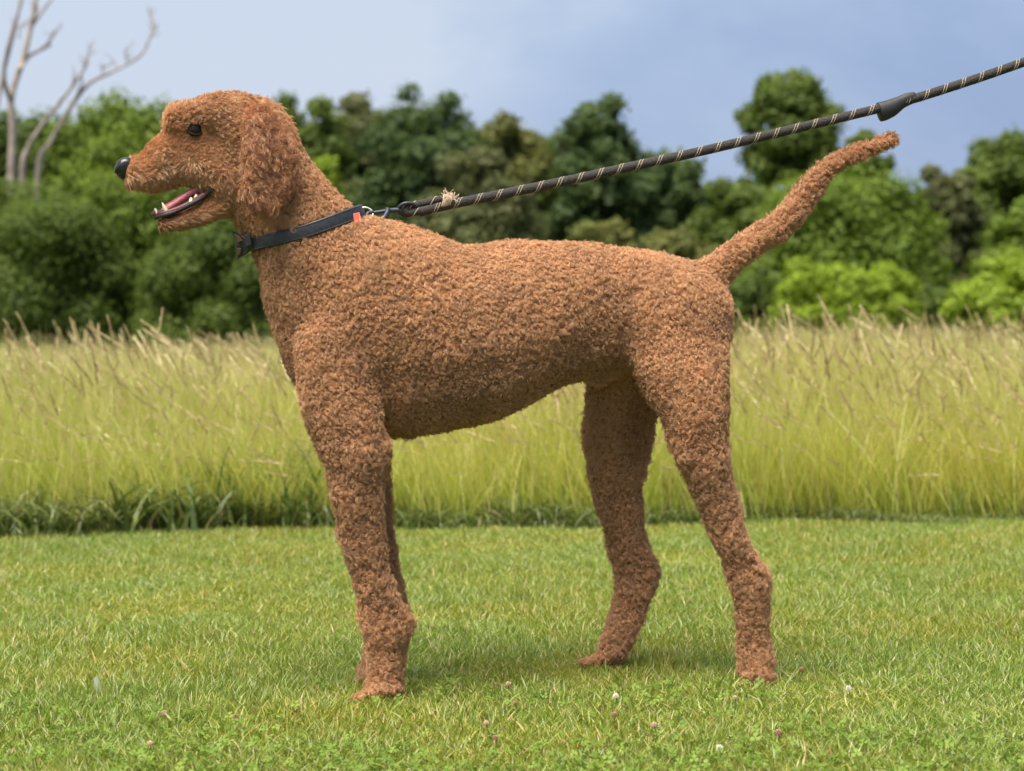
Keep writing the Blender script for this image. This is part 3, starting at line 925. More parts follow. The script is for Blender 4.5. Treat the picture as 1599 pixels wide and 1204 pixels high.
def nearest(A, s, z):
    """closest point on a sweep's centre line in the side plane: distance and interpolated radius, lateral centre, half width"""
    best = np.full(s.shape, 1e9)
    val = np.zeros(s.shape + (5,))
    for a, b in zip(A[:-1], A[1:]):
        ax, az = a[0], a[1]
        dx, dz = b[0] - ax, b[1] - az
        t = np.clip(((s - ax) * dx + (z - az) * dz) / (dx * dx + dz * dz + 1e-12), 0, 1)
        d = (s - ax - t * dx) ** 2 + (z - az - t * dz) ** 2
        m = d < best
        best = np.where(m, d, best)
        for k in range(3):
            val[..., k] = np.where(m, a[2 + k] + t * (b[2 + k] - a[2 + k]), val[..., k])
        ln = math.hypot(dx, dz) + 1e-9
        val[..., 3] = np.where(m, dx / ln, val[..., 3])
        val[..., 4] = np.where(m, dz / ln, val[..., 4])
    return np.sqrt(best), val


def smin(a, b, k):
    h = np.maximum(k - np.abs(a - b), 0) / k
    return np.minimum(a, b) - h * h * k * 0.25


def sweep_field(A, s, l, z):
    d, v = nearest(A, s, z)
    return d, v


def field_grid():
    S2, Z2 = np.meshgrid(gs[0], gs[2], indexing='ij')
    Lg = gs[1][None, :, None]
    out = None
    for name, (A, k) in SW.items():
        d, v = nearest(A, S2, Z2)
        r, lc, w = v[..., 0][:, None, :], v[..., 1][:, None, :], v[..., 2][:, None, :]
        f = ((np.sqrt((d[:, None, :] / r) ** 2 + ((Lg - lc) / w) ** 2) - 1) * np.minimum(r, w)).astype(np.float32)
        out = f if out is None else smin(out, f, k)
    out = out + INSET
    zz = gs[2][None, None, :]
    return np.maximum(out, (-0.002 - zz)).astype(np.float32)


GRID = field_grid()


def sdf(P):
    """trilinear look-up of the body's distance field"""
    q = (np.asarray(P, float) - lo) / RES
    q = np.clip(q, 0, np.array(GRID.shape) - 1.001)
    i = q.astype(int); f = q - i
    o = 0
    for a in (0, 1):
        for b in (0, 1):
            for c in (0, 1):
                o = o + GRID[i[..., 0] + a, i[..., 1] + b, i[..., 2] + c] * (f[..., 0] if a else 1 - f[..., 0]) * (f[..., 1] if b else 1 - f[..., 1]) * (f[..., 2] if c else 1 - f[..., 2])
    return o


def surface_nets(G):
    nx, ny, nz = G.shape
    ins = G < 0
    c = np.zeros((nx - 1, ny - 1, nz - 1), np.int8)
    for a in (0, 1):
        for b in (0, 1):
            for d in (0, 1):
                c += ins[a:nx - 1 + a, b:ny - 1 + b, d:nz - 1 + d]
    act = (c > 0) & (c < 8)
    cells = np.argwhere(act)
    ids = np.full(act.shape, -1, np.int64)
    ids[act] = np.arange(len(cells))
    pos = np.zeros((len(cells), 3)); cnt = np.zeros(len(cells))
    cor = [(a, b, d) for a in (0, 1) for b in (0, 1) for d in (0, 1)]
    for i, p0 in enumerate(cor):
        for p1 in cor[i + 1:]:
            if sum(abs(x - y) for x, y in zip(p0, p1)) != 1:
                continue
            g0 = G[cells[:, 0] + p0[0], cells[:, 1] + p0[1], cells[:, 2] + p0[2]]
            g1 = G[cells[:, 0] + p1[0], cells[:, 1] + p1[1], cells[:, 2] + p1[2]]
            m = (g0 < 0) != (g1 < 0)
            t = np.where(m, g0 / np.where(m, g0 - g1, 1), 0)
            q = np.array(p0) + t[:, None] * (np.array(p1) - np.array(p0))
            pos += q * m[:, None]; cnt += m
    V = lo + (cells + pos / cnt[:, None]) * RES
    faces = []
    for ax in range(3):
        u, v = [(1, 2), (2, 0), (0, 1)][ax]
        a = np.take(ins, range(0, G.shape[ax] - 1), ax)
        b = np.take(ins, range(1, G.shape[ax]), ax)
        e = np.argwhere(a != b)
        e = e[(e[:, u] > 0) & (e[:, v] > 0) & (e[:, u] < G.shape[u] - 1) & (e[:, v] < G.shape[v] - 1)]
        fl = a[e[:, 0], e[:, 1], e[:, 2]]
        du, dv = np.zeros(3, int), np.zeros(3, int)
        du[u] = 1; dv[v] = 1
        q = [e - du - dv, e - dv, e, e - du]
        Q = np.stack([ids[x[:, 0], x[:, 1], x[:, 2]] for x in q], 1)
        Q[~fl] = Q[~fl][:, ::-1]
        faces.append(Q)
    return V, np.vstack(faces)


BV, BF = surface_nets(GRID)
for _ in range(2):          # relax the surface a little
    acc = np.zeros_like(BV); cn = np.zeros(len(BV))
    for k in range(4):
        np.add.at(acc, BF[:, k], BV[BF[:, (k + 1) % 4]]); np.add.at(cn, BF[:, k], 1)
    BV = 0.5 * BV + 0.5 * acc / cn[:, None]

# clumps in the wool: the legs are lumpier than the clipped trunk
_g = np.random.default_rng(31)
lump = np.zeros(len(BV))
for k in range(14):
    d_ = _g.normal(size=3); d_ /= np.linalg.norm(d_)
    lump += np.sin(BV @ d_ * 2 * np.pi / _g.uniform(0.012, 0.034) + _g.uniform(0, 6.28)) / 14 ** 0.5
tmpn = np.zeros_like(BV)
fn = np.cross(BV[BF[:, 2]] - BV[BF[:, 0]], BV[BF[:, 3]] - BV[BF[:, 1]])
for k in range(4):
    np.add.at(tmpn, BF[:, k], fn)
tmpn /= np.linalg.norm(tmpn, axis=1, keepdims=True) + 1e-12
amp = np.interp(BV[:, 2], [0.03, 0.10, 0.34, 0.46, 2], [0.0004, 0.0012, 0.0012, 0.0008, 0.0008])
amp = np.where(BV[:, 0] < dp(350, 200)[0][0], 0.0003, amp)
BV = BV + tmpn * (lump * amp)[:, None]

dog = empty('dog', DOG0)
tag(dog, 'tall curly red-brown poodle standing in profile on the lawn, mouth open', 'dog')
body = obj('body', mesh('body', dw(BV), BF, M['skin']), dog)


def side_hit(u, v, sg=-1, start=0.16):
    """where the line of sight through (u, v) meets the near (-1) or far (+1) side of the dog"""
    lat = start
    for _ in range(400):
        q, _m = dp(u, v, sg * lat)
        if sdf(q) < 0:
            break
        lat -= 0.0008
    return q


# eyes
eye_q = side_hit(305, 203)
ER = 0.0140
for sg in (-1, 1):
    q = eye_q * np.array([1, -sg, 1])
    c = q + np.array([0, -sg * (ER - 0.0068), 0])
    v, f = ball((0, 0, 0), ER, 24, 16)
    eo = obj('eye', mesh('eye', v + dw(c), f, M['eye']), dog)
    a = np.linspace(0, 2 * np.pi, 32, endpoint=False)
    ex, ez = np.cos(a) * 0.0122, np.sin(a) * 0.0078 * (1 - 0.25 * np.cos(a) ** 2) - np.cos(a) * 0.0008
    P = np.stack([ex, sg * np.sqrt(ER ** 2 - ex ** 2 - ez ** 2), ez], 1) + c
    v, f = tube(dw(P), 0.0019, 8, True)
    obj('eyelid', mesh('eyelid', v, f, M['lid']), eo)

# nose
q, mpp = dp(196, 264)
a = [(184, 266, 9, .010), (190, 262, 14, .017), (199, 262, 18, .021), (207, 264, 17, .021)]
nv, nf = ball((0, 0, 0), 1.0, 32, 22)
d = np.sign(nv) * np.abs(nv) ** 0.72
d /= np.maximum(1.0, np.linalg.norm(d, axis=1, keepdims=True) / 1.12)
tx = d[:, 0]
nosec, _ = dp(194, 264)
nv = np.stack([d[:, 0] * 0.0165 + 0.0075 * np.clip(-d[:, 2], 0, 1) * (d[:, 0] < 0) + 0.001, d[:, 1] * (0.0175 + 0.002 * d[:, 2]), d[:, 2] * 0.0180 - 0.005 * np.clip(-d[:, 0], 0, 1) ** 2 * (d[:, 2] > 0) + 0.0045 * np.clip(-d[:, 2], 0, 1) * 0 + 0.002 * d[:, 0]], 1)
for sg in (-1, 1):        # nostrils
    nd = np.linalg.norm((d - np.array([-0.72, sg * 0.62, -0.15])) * np.array([1, 1, 1.3]), axis=1)
    nv *= (1 - 0.35 * np.exp(-(nd / 0.28) ** 2))[:, None]
nv[:, 1] *= 1 - 0.06 * np.exp(-(d[:, 1] / 0.12) ** 2)
nose = obj('nose', mesh('nose', dw(nv + nosec), nf, M['nose']), dog)

# mouth: tongue, gums, lips, teeth
def dpts(L_):
    return np.array([dp(u, v, lat)[0] for u, v, lat in L_])


tg = catmull(dpts([(338, 280, 0), (320, 290, 0), (301, 299, 0), (283, 311, 0), (267, 322, 0), (251, 330, 0)]), 6)
v, f = tube(dw(tg), np.array([.013] * (len(tg) - 6) + [.012, .011, .010, .0085, .0065, .003]) * 1.15, 14)
tp = v - dw(np.zeros(3))
# flatten the tongue vertically about its line
T_, N_, B_ = frames(dw(tg))
loc = []
for i in range(len(tg)):
    for k in range(14):
        an = 2 * math.pi * k / 14
        r = ([.017] * (len(tg) - 5) + [.0165, .0155, .0135, .011, .005])[i]
        loc.append(tg[i] + np.array([0.0, math.cos(an) * r, math.sin(an) * r * 0.56 - 0.0035 * math.exp(-(math.cos(an) / 0.25) ** 2) * (math.sin(an) > 0)]))
v2 = np.vstack([dw(np.array(loc)), dw(tg[0]), dw(tg[-1])])
obj('tongue', mesh('tongue', v2, f, M['tongue']), dog)
pal = catmull(dpts([(345, 266, 0), (318, 268, 0), (292, 268, 0), (262, 272, 0)]), 5)
loc = [p + np.array([0, math.cos(2 * math.pi * k / 12) * .023, math.sin(2 * math.pi * k / 12) * .007]) for p in pal for k in range(12)]
_, f = tube(pal, .01, 12)
obj('palate', mesh('palate', np.vstack([dw(np.array(loc)), dw(pal[0]), dw(pal[-1])]), f, M['gum']), dog)
# lower lip runs round the jaw from corner to corner
lip_near = [(334, 289, -.035), (327, 299, -.033), (311, 312, -.0275), (290, 323, -.0235), (270, 332, -.0205), (253, 337, -.016), (244, 339, -.007)]
lp = catmull(dpts(lip_near + [(u, v, -l) for u, v, l in lip_near[::-1]]), 6)
rr = 0.0035 + 0.0009 * np.sin(np.linspace(0, 40, len(lp)))
v, f = tube(dw(lp), rr, 10)
obj('lower_lip', mesh('lower_lip', v, f, M['lip']), dog)
gumline = catmull(dpts([(322, 303, -.026), (300, 316, -.022), (280, 326, -.019), (258, 333, -.014), (243, 334, -.004), (243, 334, .004), (258, 333, .014), (280, 326, .019), (300, 316, .022), (322, 303, .026)]), 5)
v, f = tube(dw(gumline), 0.0055, 8)
obj('lower_gum', mesh('lower_gum', v, f, M['gum']), dog)


def tooth(b, t, r):
    P = np.linspace(b, t, 5)
    v, f = tube(dw(P), r * np.array([1, 1, .85, .6, .15]), 8)
    return obj('tooth', mesh('tooth', v, f, M['tooth']), dog)


for sg in (-1, 1):
    a, b = dpts([(261, 332, sg * .016), (253, 316, sg * .0165)])
    tooth(a, b, 0.0036)
    for u, v_ in ((299, 309), (307, 304)):
        a, b = dpts([(u, v_ + 8, sg * .023), (u - 1, v_ - 1, sg * .023)])
        tooth(a, b, 0.0046)
    a, b = dpts([(312, 284, sg * .024), (313, 295, sg * .024)])
    tooth(a, b, 0.0035)
    for k in range(3):
        a, b = dpts([(244 + k, 336, sg * (.002 + .0042 * k)), (241 + k, 325, sg * (.002 + .0042 * k))])
        tooth(a, b, 0.0021)

# claws
for paw, lat0, off in (('fore_near_paw', -.098, .0), ('fore_far_paw', .087, 0), ('hind_near_paw', -.104, 0), ('hind_far_paw', .114, 0)):
    A = SW[paw][0]
    tip = A[-1]
    for k in range(4):
        y = tip[3] + (k - 1.5) * 0.0135
        b = np.array([tip[0] - tip[2] * 0.55, y, 0.010])
        P = np.array([b, b + (-0.007, 0, 0.0005), b + (-0.013, 0, -0.006)])
        v, f = tube(dw(P), np.array([.0030, .0026, .0008]), 6)
        obj('claw', mesh('claw', v, f, M['claw']), dog)

# ------------------------------------------------------------------ collar
A0, _ = dp(386, 383); B0, _ = dp(549, 334)
cc = (A0 + B0) / 2
ca = (B0 - A0) / np.linalg.norm(B0 - A0)          # across the neck, throat to nape
cn_ = np.array([-ca[2], 0, ca[0]])                 # along the neck
if cn_[2] < 0:
    cn_ = -cn_
RING = []
for th in np.linspace(0, 2 * np.pi, 72, endpoint=False):
    d = ca * math.cos(th) + np.array([0, 1, 0]) * math.sin(th)
    rr = np.linspace(0.02, 0.2, 361)
    pts = cc + rr[:, None] * d
    f_ = sdf(pts)
    i = np.argmax(f_ > 0.0045)
    RING.append(rr[i])
RING = np.array(RING)
for _ in range(4):
    RING = (RING + np.roll(RING, 1) + np.roll(RING, -1)) / 3
TH = np.linspace(0, 2 * np.pi, 72, endpoint=False)


def ring_pt(th, up_=0.0, out_=0.0):
    r = np.interp(th % (2 * np.pi), np.append(TH, 2 * np.pi), np.append(RING, RING[0])) + out_
    # the strap sags a little on the sides
    return cc + (ca * math.cos(th) + np.array([0, 1, 0]) * math.sin(th)) * r + cn_ * (up_ - 0.006 * math.sin(th) ** 2)


wid, thk = 0.0105, 0.0017
V, Fc = [], []
prof = [(-wid, -thk), (-wid * 0.96, thk * 0.7), (-wid * 0.8, thk), (0, thk * 1.1), (wid * 0.8, thk), (wid * 0.96, thk * 0.7), (wid, -thk)]
for th in np.linspace(0, 2 * np.pi, 96, endpoint=False):
    tilt = 0.12
    for (a, b) in prof:
        V.append(ring_pt(th, a, b - tilt * a))
m_ = len(prof)
for i in range(96):
    j = (i + 1) % 96
    for k in range(m_):
        l = (k + 1) % m_
        Fc.append((i * m_ + k, i * m_ + l, j * m_ + l, j * m_ + k))
col0 = ring_pt(np.pi)
collar = empty('collar', DOG0 + dw(cc))
tag(collar, 'black stitched leather collar around the neck of the dog', 'collar')
CO = dw(cc)
obj('strap', mesh('strap', dw(np.array(V)) - CO, Fc, M['leather']), collar)
st = []
for e_ in (-1, 1):
    for th in np.linspace(0, 2 * np.pi, 170, endpoint=False):
        P = np.array([ring_pt(th, e_ * wid * 0.82, thk * 1.2 - 0.12 * e_ * wid * .82), ring_pt(th + 0.018, e_ * wid * 0.82, thk * 1.5 - 0.12 * e_ * wid * .82), ring_pt(th + 0.026, e_ * wid * 0.82, thk * 1.2 - 0.12 * e_ * wid * .82)])
        st.append(tube(dw(P), 0.0005, 4))
v, f = join(st)
so = obj('stitching', mesh('stitching', v - CO, f, M['thread']), collar)
so['kind'] = 'stuff'
# steel ring at the nape
rc, mpp = dp(570, 334)
a = np.linspace(0, 2 * np.pi, 40, endpoint=False)
P = rc + np.stack([np.cos(a) * 0.0125, np.sin(a) * 0.005, np.sin(a) * 0.0105], 1)
v, f = tube(dw(P), 0.0017, 10, True)
obj('ring', mesh('ring', v - CO, f, M['steel']), collar)


def slab(corners, t_, mat, name, parent):
    """a thin bevelled plate from an outline in dog space, thickness t_ across"""
    C = np.array(corners)
    n = len(C)
    ctr_ = C.mean(0)
    nn = np.cross(C[1] - C[0], C[-1] - C[0]); nn /= np.linalg.norm(nn)
    ins_ = ctr_ + (C - ctr_) * 0.88
    V_ = np.vstack([ins_ + nn * t_ / 2, C + nn * t_ / 4, C - nn * t_ / 4, ins_ - nn * t_ / 2])
    F_ = [tuple(range(n)), tuple(range(4 * n - 1, 3 * n - 1, -1))]
    for r_ in range(3):
        for k in range(n):
            l = (k + 1) % n
            F_.append((r_ * n + k, r_ * n + n + k, r_ * n + n + l, r_ * n + l))
    return obj(name, mesh(name, dw(V_) - CO, F_, mat, False), parent)


_tl = side_hit(557, 345)[1] - 0.006
slab(dpts([(551, 334, _tl + .006), (561, 332, _tl + .008), (565, 347, _tl), (560, 351, _tl), (553, 350, _tl)]), 0.004, M['orange'], 'orange_tab', collar)
v, f = ball((0, 0, 0), (0.005, 0.004, 0.004), 12, 8)
obj('pink_tab', mesh('pink_tab', v + dw(dp(548, 329)[0]) - CO, f, M['pink']), collar)
# knotted strap end under the throat
slab(dpts([(363, 361, -.010), (376, 366, -.022), (388, 374, -.026), (386, 386, -.024), (372, 384, -.016)]), 0.005, M['leather'], 'strap_end', collar)
slab(dpts([(368, 384, -.012), (384, 380, -.026), (391, 388, -.026), (386, 396, -.022), (371, 405, -.010)]), 0.005, M['leather'], 'strap_end', collar)
slab(dpts([(366, 365, -.020), (374, 369, -.0255), (379, 376, -.0285), (371, 380, -.0215)]), 0.002, M['brown_leather'], 'strap_lining', collar)
slab(dpts([(370, 387, -.018), (377, 388, -.0245), (376, 397, -.020), (371, 400, -.0155)]), 0.002, M['brown_leather'], 'strap_lining', collar)
slab(dpts([(382, 368, -.030), (391, 366, -.036), (394, 382, -.036), (385, 386, -.030)]), 0.005, M['leather'], 'keeper_loop', collar)

# ------------------------------------------------------------------ leash
rope_px = [(655, 331), (700, 320), (800, 300), (900, 279), (1000, 257), (1100, 235), (1200, 211), (1300, 187), (1400, 162), (1500, 131), (1599, 97), (1750, 42), (1950, -38)]
RP = catmull(np.array([dp(u, v, 0.0)[0] for u, v in rope_px]), 10)
leash = empty('leash', DOG0 + dw(dp(640, 328)[0]))
LO = dw(dp(640, 328)[0])
tag(leash, 'dark rope leash with tan spiral flecks running from collar to upper right', 'leash')
RR = 0.0078


def lobj(name, vf, mat):
    return obj(name, mesh(name, vf[0] - LO, vf[1], mat), leash)


rope = lobj('rope', tube(dw(RP), RR, 14), M['rope'])


def helix(P, r, pitch, phase, step=0.0016):
    seg = np.linalg.norm(np.diff(P, axis=0), axis=1)
    Sx = np.concatenate([[0], np.cumsum(seg)])
    s_ = np.arange(0.004, Sx[-1], step)
    C = np.stack([np.interp(s_, Sx, P[:, k]) for k in range(3)], 1)
    T_, N_, B_ = frames(C)
    an = -2 * np.pi * s_ / pitch + phase
    return C + r * (np.cos(an)[:, None] * N_ + np.sin(an)[:, None] * B_)


W_ = dw(RP)
for ph in (0.0, 0.95):
    hp = helix(W_, RR * 0.99, 0.0345, ph)
    lobj('tracer_thread', tube(hp, 0.0005, 5), M['trace'])
hp0, hp1 = helix(W_, RR * 0.995, 0.0345, 0.0), helix(W_, RR * 0.995, 0.0345, 0.95)
xs_ = [tube(np.array([hp0[i], hp1[min(i + 1, len(hp1) - 1)]]), 0.0004, 4) for i in range(0, len(hp0), 3)]
lad = lobj('tracer_weave', join(xs_), M['trace'])
lad['kind'] = 'stuff'
# loop through the swivel eye and back
LP = catmull(dpts([(662, 329, 0), (648, 331, 0), (638, 333, .001), (633, 328, .002), (638, 322, .003), (650, 320, .003), (668, 316, .002), (685, 312, .001), (697, 309, 0)]), 6)
lobj('rope_loop', tube(dw(LP), 0.0062, 12), M['rope'])
hp = helix(dw(LP), 0.0062, 0.0345, 1.0)
lobj('tracer_thread', tube(hp, 0.0007, 5), M['trace'])
# whipping and frayed end
wp, _ = dp(700, 313)
fr = []
rg = np.random.default_rng(5)
for k in range(70):
    s0 = wp + np.array([rg.normal(0, .004), rg.normal(0, .004), rg.normal(0.001, .004)])
    dd = np.array([rg.normal(0.1, 1), rg.normal(0, .7), rg.normal(0.7, .8)])
    dd /= np.linalg.norm(dd)
    P = catmull(np.array([s0, s0 + dd * .006, s0 + dd * .011 + rg.normal(0, .003, 3)]), 3)
    fr.append(tube(dw(P), 0.0006, 4))
for k in range(7):
    q = dp(690 + k * 2.2, 316.5 - k * 0.5)[0]
    a = np.linspace(0, 2 * np.pi, 18, endpoint=False)
    P = q + np.stack([np.sin(a) * 0.003, np.cos(a) * 0.0085, np.sin(a) * 0.0125], 1)
    fr.append(tube(dw(P), 0.0010, 5, True))
lobj('frayed_whipping', join(fr), M['fray'])
# swivel eye, barrel, hook
sc_, _ = dp(637, 327)
a = np.linspace(0, 2 * np.pi, 30, endpoint=False)
P = sc_ + np.stack([np.cos(a) * 0.0155, -np.sin(a) * 0.005, np.sin(a) * 0.010], 1)
lobj('swivel_eye', tube(dw(P), 0.0028, 9, True), M['gunmetal'])
bp_ = dpts([(624, 328, 0), (616, 328.5, 0), (606, 329, 0), (600, 330, 0), (592, 331, 0), (583, 332, 0)])
lobj('hook_barrel', tube(dw(catmull(bp_, 4)), np.interp(np.linspace(0, 1, 21), [0, .3, .45, .5, 1], [.0042, .0042, .0046, .0034, .0026]), 10), M['gunmetal'])
hk = catmull(dpts([(606, 326, -.001), (604, 334, -.004), (598, 342, -.006), (588, 346, -.007), (578, 345, -.006), (573, 339, -.004), (575, 333, -.001), (583, 331, .001)]), 6)
lobj('hook', tube(dw(hk), np.interp(np.linspace(0, 1, len(hk)), [0, .3, .7, 1], [.0046, .0048, .0036, .0028]), 10), M['gunmetal'])
# rubber sleeve
sl = catmull(dpts([(1373, 175, 0), (1381, 173, 0), (1392, 168.5, 0), (1404, 161.5, 0), (1416, 155.5, 0), (1429, 151.5, 0)]), 5)
slr = np.interp(np.linspace(0, 1, len(sl)), [0, .18, .4, .65, .85, 1], [.0165, .0165, .0150, .0112, .0105, .0088])
lobj('rubber_sleeve', tube(dw(sl), slr, 18, sq=0.75), M['rubber'])

# ------------------------------------------------------------------ the coat: curls of many fine strands
rg = np.random.default_rng(77)
me = body.data
nrm = np.zeros(len(me.vertices) * 3, np.float32)
me.vertices.foreach_get('normal', nrm)
nW = nrm.reshape(-1, 3)
nD = np.stack([nW @ ES, nW @ EL, nW @ EZ], 1)
quad = BV[BF]
area = 0.5 * (np.linalg.norm(np.cross(quad[:, 1] - quad[:, 0], quad[:, 2] - quad[:, 0]), axis=1) + np.linalg.norm(np.cross(quad[:, 2] - quad[:, 0], quad[:, 3] - quad[:, 0]), axis=1))
NG = 125000
hx_ = np.interp(quad[:, 0, 0], [dp(200, 250)[0][0], dp(300, 250)[0][0], dp(420, 250)[0][0], dp(480, 300)[0][0]], [3.2, 2.6, 1.8, 1.0])
area = area * hx_
fi = rg.choice(len(BF), NG, p=area / area.sum())
a, b = rg.uniform(0, 1, (NG, 1)), rg.uniform(0, 1, (NG, 1))
bl = lambda X: (1 - a) * (1 - b) * X[BF[fi, 0]] + a * (1 - b) * X[BF[fi, 1]] + a * b * X[BF[fi, 2]] + (1 - a) * b * X[BF[fi, 3]]
P0, N0 = bl(BV), bl(nD)
N0 /= np.linalg.norm(N0, axis=1, keepdims=True)
# which limb each curl grows on, and the lie of the coat there
ear_f = np.full(NG, 1e9)
best = np.full(NG, 1e9); flow = np.zeros((NG, 3)); region = np.zeros(NG, int)
names = list(SW)
for k, nm in enumerate(names):
    d, v = nearest(SW[nm][0], P0[:, 0], P0[:, 2])
    f_ = (np.sqrt((d / v[:, 0]) ** 2 + ((P0[:, 1] - v[:, 1]) / v[:, 2]) ** 2) - 1) * np.minimum(v[:, 0], v[:, 2])
    if nm.startswith('ear'):
        ear_f = np.minimum(ear_f, f_ + INSET)
    m = f_ < best
    best = np.where(m, f_, best); region[m] = k
    flow[m] = np.stack([v[:, 3], np.zeros(NG), v[:, 4]], 1)[m]
#            length  curl radius  turns  lean  spread
KIND = {'body': (0.0066, 0.0018, 1.10, 0.75, 0.0028), 'leg': (0.0088, 0.0024, 1.2, 0.90, 0.0032), 'head': (0.0080, 0.0013, 0.65, 1.7, 0.0028),
        'muzzle': (0.0062, 0.0006, 0.4, 2.6, 0.0026), 'ear': (0.0165, 0.0026, 0.9, 3.0, 0.0042), 'tail': (0.0080, 0.0016, 0.8, 1.0, 0.0030), 'paw': (0.0050, 0.0008, 0.5, 1.8, 0.0024)}





def kind_of(nm):
    if 'paw' in nm: return 'paw'
    if nm.startswith(('fore', 'hind', 'elbow', 'pad', 'hock')): return 'leg'
    if nm.startswith('ear'): return 'ear'
    if nm in ('muzzle', 'jaw'): return 'muzzle'
    if nm in ('skull', 'cheek') or nm.startswith('brow'): return 'head'
    if nm == 'tail': return 'tail'
    return 'body'


kd = [kind_of(nm) for nm in names]
PR = np.array([KIND[k] for k in kd])[region]
# thighs and upper arms carry the shorter body coat
isleg = np.array([k == 'leg' for k in kd])[region]
blend = np.clip((P0[:, 2] - 0.36) / 0.12, 0, 1)[:, None] * isleg[:, None]
PR = PR * (1 - blend) + np.array(KIND['body']) * blend
lipedge = np.array([k == 'muzzle' for k in kd])[region] & (N0[:, 2] < -0.15)
PR[lipedge, 0] *= 1.7
NS = np.where(np.array([k in ('muzzle', 'paw') for k in kd])[region], 9, 10)
# keep clear of eyes, nose, mouth and collar
keep = np.ones(NG, bool)
for sg in (-1, 1):
    keep &= np.linalg.norm((P0 - eye_q * np.array([1, -sg, 1])) * np.array([1, 1, 1.45]), axis=1) > 0.0165
keep &= np.linalg.norm(P0 - nosec, axis=1) > 0.0185
rel = P0 - cc
keep &= ~((np.abs(rel @ cn_ + 0.006 * np.clip(np.abs(rel[:, 1]) / 0.07, 0, 1) ** 2) < 0.0115) & (np.linalg.norm(rel, axis=1) < 0.16))
# inside of the mouth
mu, _ = dp(292, 300)
lipd = np.min(np.linalg.norm(P0[:, None, :] - lp[None, ::2, :], axis=2), axis=1)
keep &= lipd > 0.0048
jaw_id = names.index('jaw')
keep &= ~((region == jaw_id) & (N0[:, 2] > 0.45) & (np.abs(P0[:, 1]) < 0.018))
keep &= ~((region == names.index('muzzle')) & (N0[:, 2] < -0.8) & (P0[:, 0] > dp(272, 290)[0][0]) & (P0[:, 0] < dp(330, 290)[0][0]))
earx = np.interp(P0[:, 2], [dp(400, 325)[0][2], dp(400, 170)[0][2]], [dp(392, 325)[0][0], dp(388, 170)[0][0]])
keep &= ~((ear_f < np.where(P0[:, 0] < earx, 0.015, 0.009)) & ~np.array([k == 'ear' for k in kd])[region])
sel = np.where(keep)[0]
P0, N0, flow, PR, region = P0[sel], N0[sel], flow[sel], PR[sel], region[sel]
NGk = len(sel)
NCH = 8
flow += np.array([0.25, 0, -0.35]) + np.where((np.array([k == 'muzzle' for k in kd])[region] & (N0[:, 2] < -0.15))[:, None], np.array([0.2, 0, -0.9]), 0) + rg.normal(0, 0.35, (NGk, 3))
flow -= N0 * (flow * N0).sum(1, keepdims=True)
flow /= np.linalg.norm(flow, axis=1, keepdims=True) + 1e-9
_w = np.random.default_rng(91)
fv = lambda sc_: sum(np.sin(P0 @ _w.normal(size=3) * 2 * np.pi / sc_ + _w.uniform(0, 6.28)) for _ in range(4)) / 2
size = np.clip(1.0 + 0.22 * fv(0.09)[:, None] + _w.normal(0, 0.12, (NGk, 1)), 0.6, 1.6)
PR = PR * np.concatenate([size, size, np.ones_like(size), np.ones_like(size), size], 1)
swirl = np.stack([fv(0.11), fv(0.11), fv(0.11)], 1) * 0.55
flow = flow + swirl - N0 * (swirl * N0).sum(1, keepdims=True)
flow /= np.linalg.norm(flow, axis=1, keepdims=True) + 1e-9
Lh, Rc, Tn, Ln, Sp = [PR[:, k:k + 1] for k in range(5)]
jit = rg.uniform(0.75, 1.3, (NGk, 1))
ax_ = N0 + flow * Ln * rg.uniform(0.6, 1.4, (NGk, 1)) + rg.normal(0, 0.28, (NGk, 3))
ax_ /= np.linalg.norm(ax_, axis=1, keepdims=True)
e1 = np.cross(ax_, rg.normal(size=(NGk, 3))); e1 /= np.linalg.norm(e1, axis=1, keepdims=True)
e2 = np.cross(ax_, e1) * np.where(rg.uniform(size=(NGk, 1)) < 0.5, -1, 1)
tt = np.linspace(0, 1, 8)
# children
t1 = np.cross(N0, flow)
ca_, cr_ = rg.uniform(0, 6.283, (NGk, NCH)), np.sqrt(rg.uniform(0, 1, (NGk, NCH)))
o2 = (np.cos(ca_)[..., None] * flow[:, None] + np.sin(ca_)[..., None] * t1[:, None]) * (cr_ * Sp)[..., None]
lenj = (Lh * jit)[:, None] * rg.uniform(0.8, 1.15, (NGk, NCH, 1))
phj = rg.normal(0, 0.28, (NGk, NCH, 1))
root = P0[:, None] + o2 - N0[:, None] * 0.0012
env = np.minimum(1, tt * 2.2)
ang = phj + 2 * np.pi * (Tn * jit)[:, None] * tt[None, None]
hx = (np.cos(ang) - 1 * (1 - env))[..., None] * e1[:, None, None] + np.sin(ang)[..., None] * e2[:, None, None]
STR = root[:, :, None] + ax_[:, None, None] * (lenj * tt[None, None])[..., None] + hx * (env[None, None] * (Rc * jit)[:, None])[..., None] \
    - o2[:, :, None] * (0.40 * tt[None, None] ** 1.2)[..., None]
STR[..., 2] = np.maximum(STR[..., 2], 0.001)
NSX = NGk * NCH
pos = dw(STR.reshape(-1, 3)).astype(np.float32)
hc = bpy.data.hair_curves.new('coat')
hc.add_curves([8] * NSX)
hc.attributes['position'].data.foreach_set('vector', pos.ravel())
ra = hc.attributes.get('radius') or hc.attributes.new('radius', 'FLOAT', 'POINT')
ra.data.foreach_set('value', np.tile(np.linspace(0.00026, 0.00011, 8), NSX).astype(np.float32))
ti = hc.attributes.new('tint', 'FLOAT', 'CURVE')
lowf = sum(np.sin(P0 @ (lambda q: q / np.linalg.norm(q))(rg.normal(size=3)) * 2 * np.pi / w_ + rg.uniform(0, 6.28)) for w_ in (.05, .07, .09, .12, .16)) * 0.07
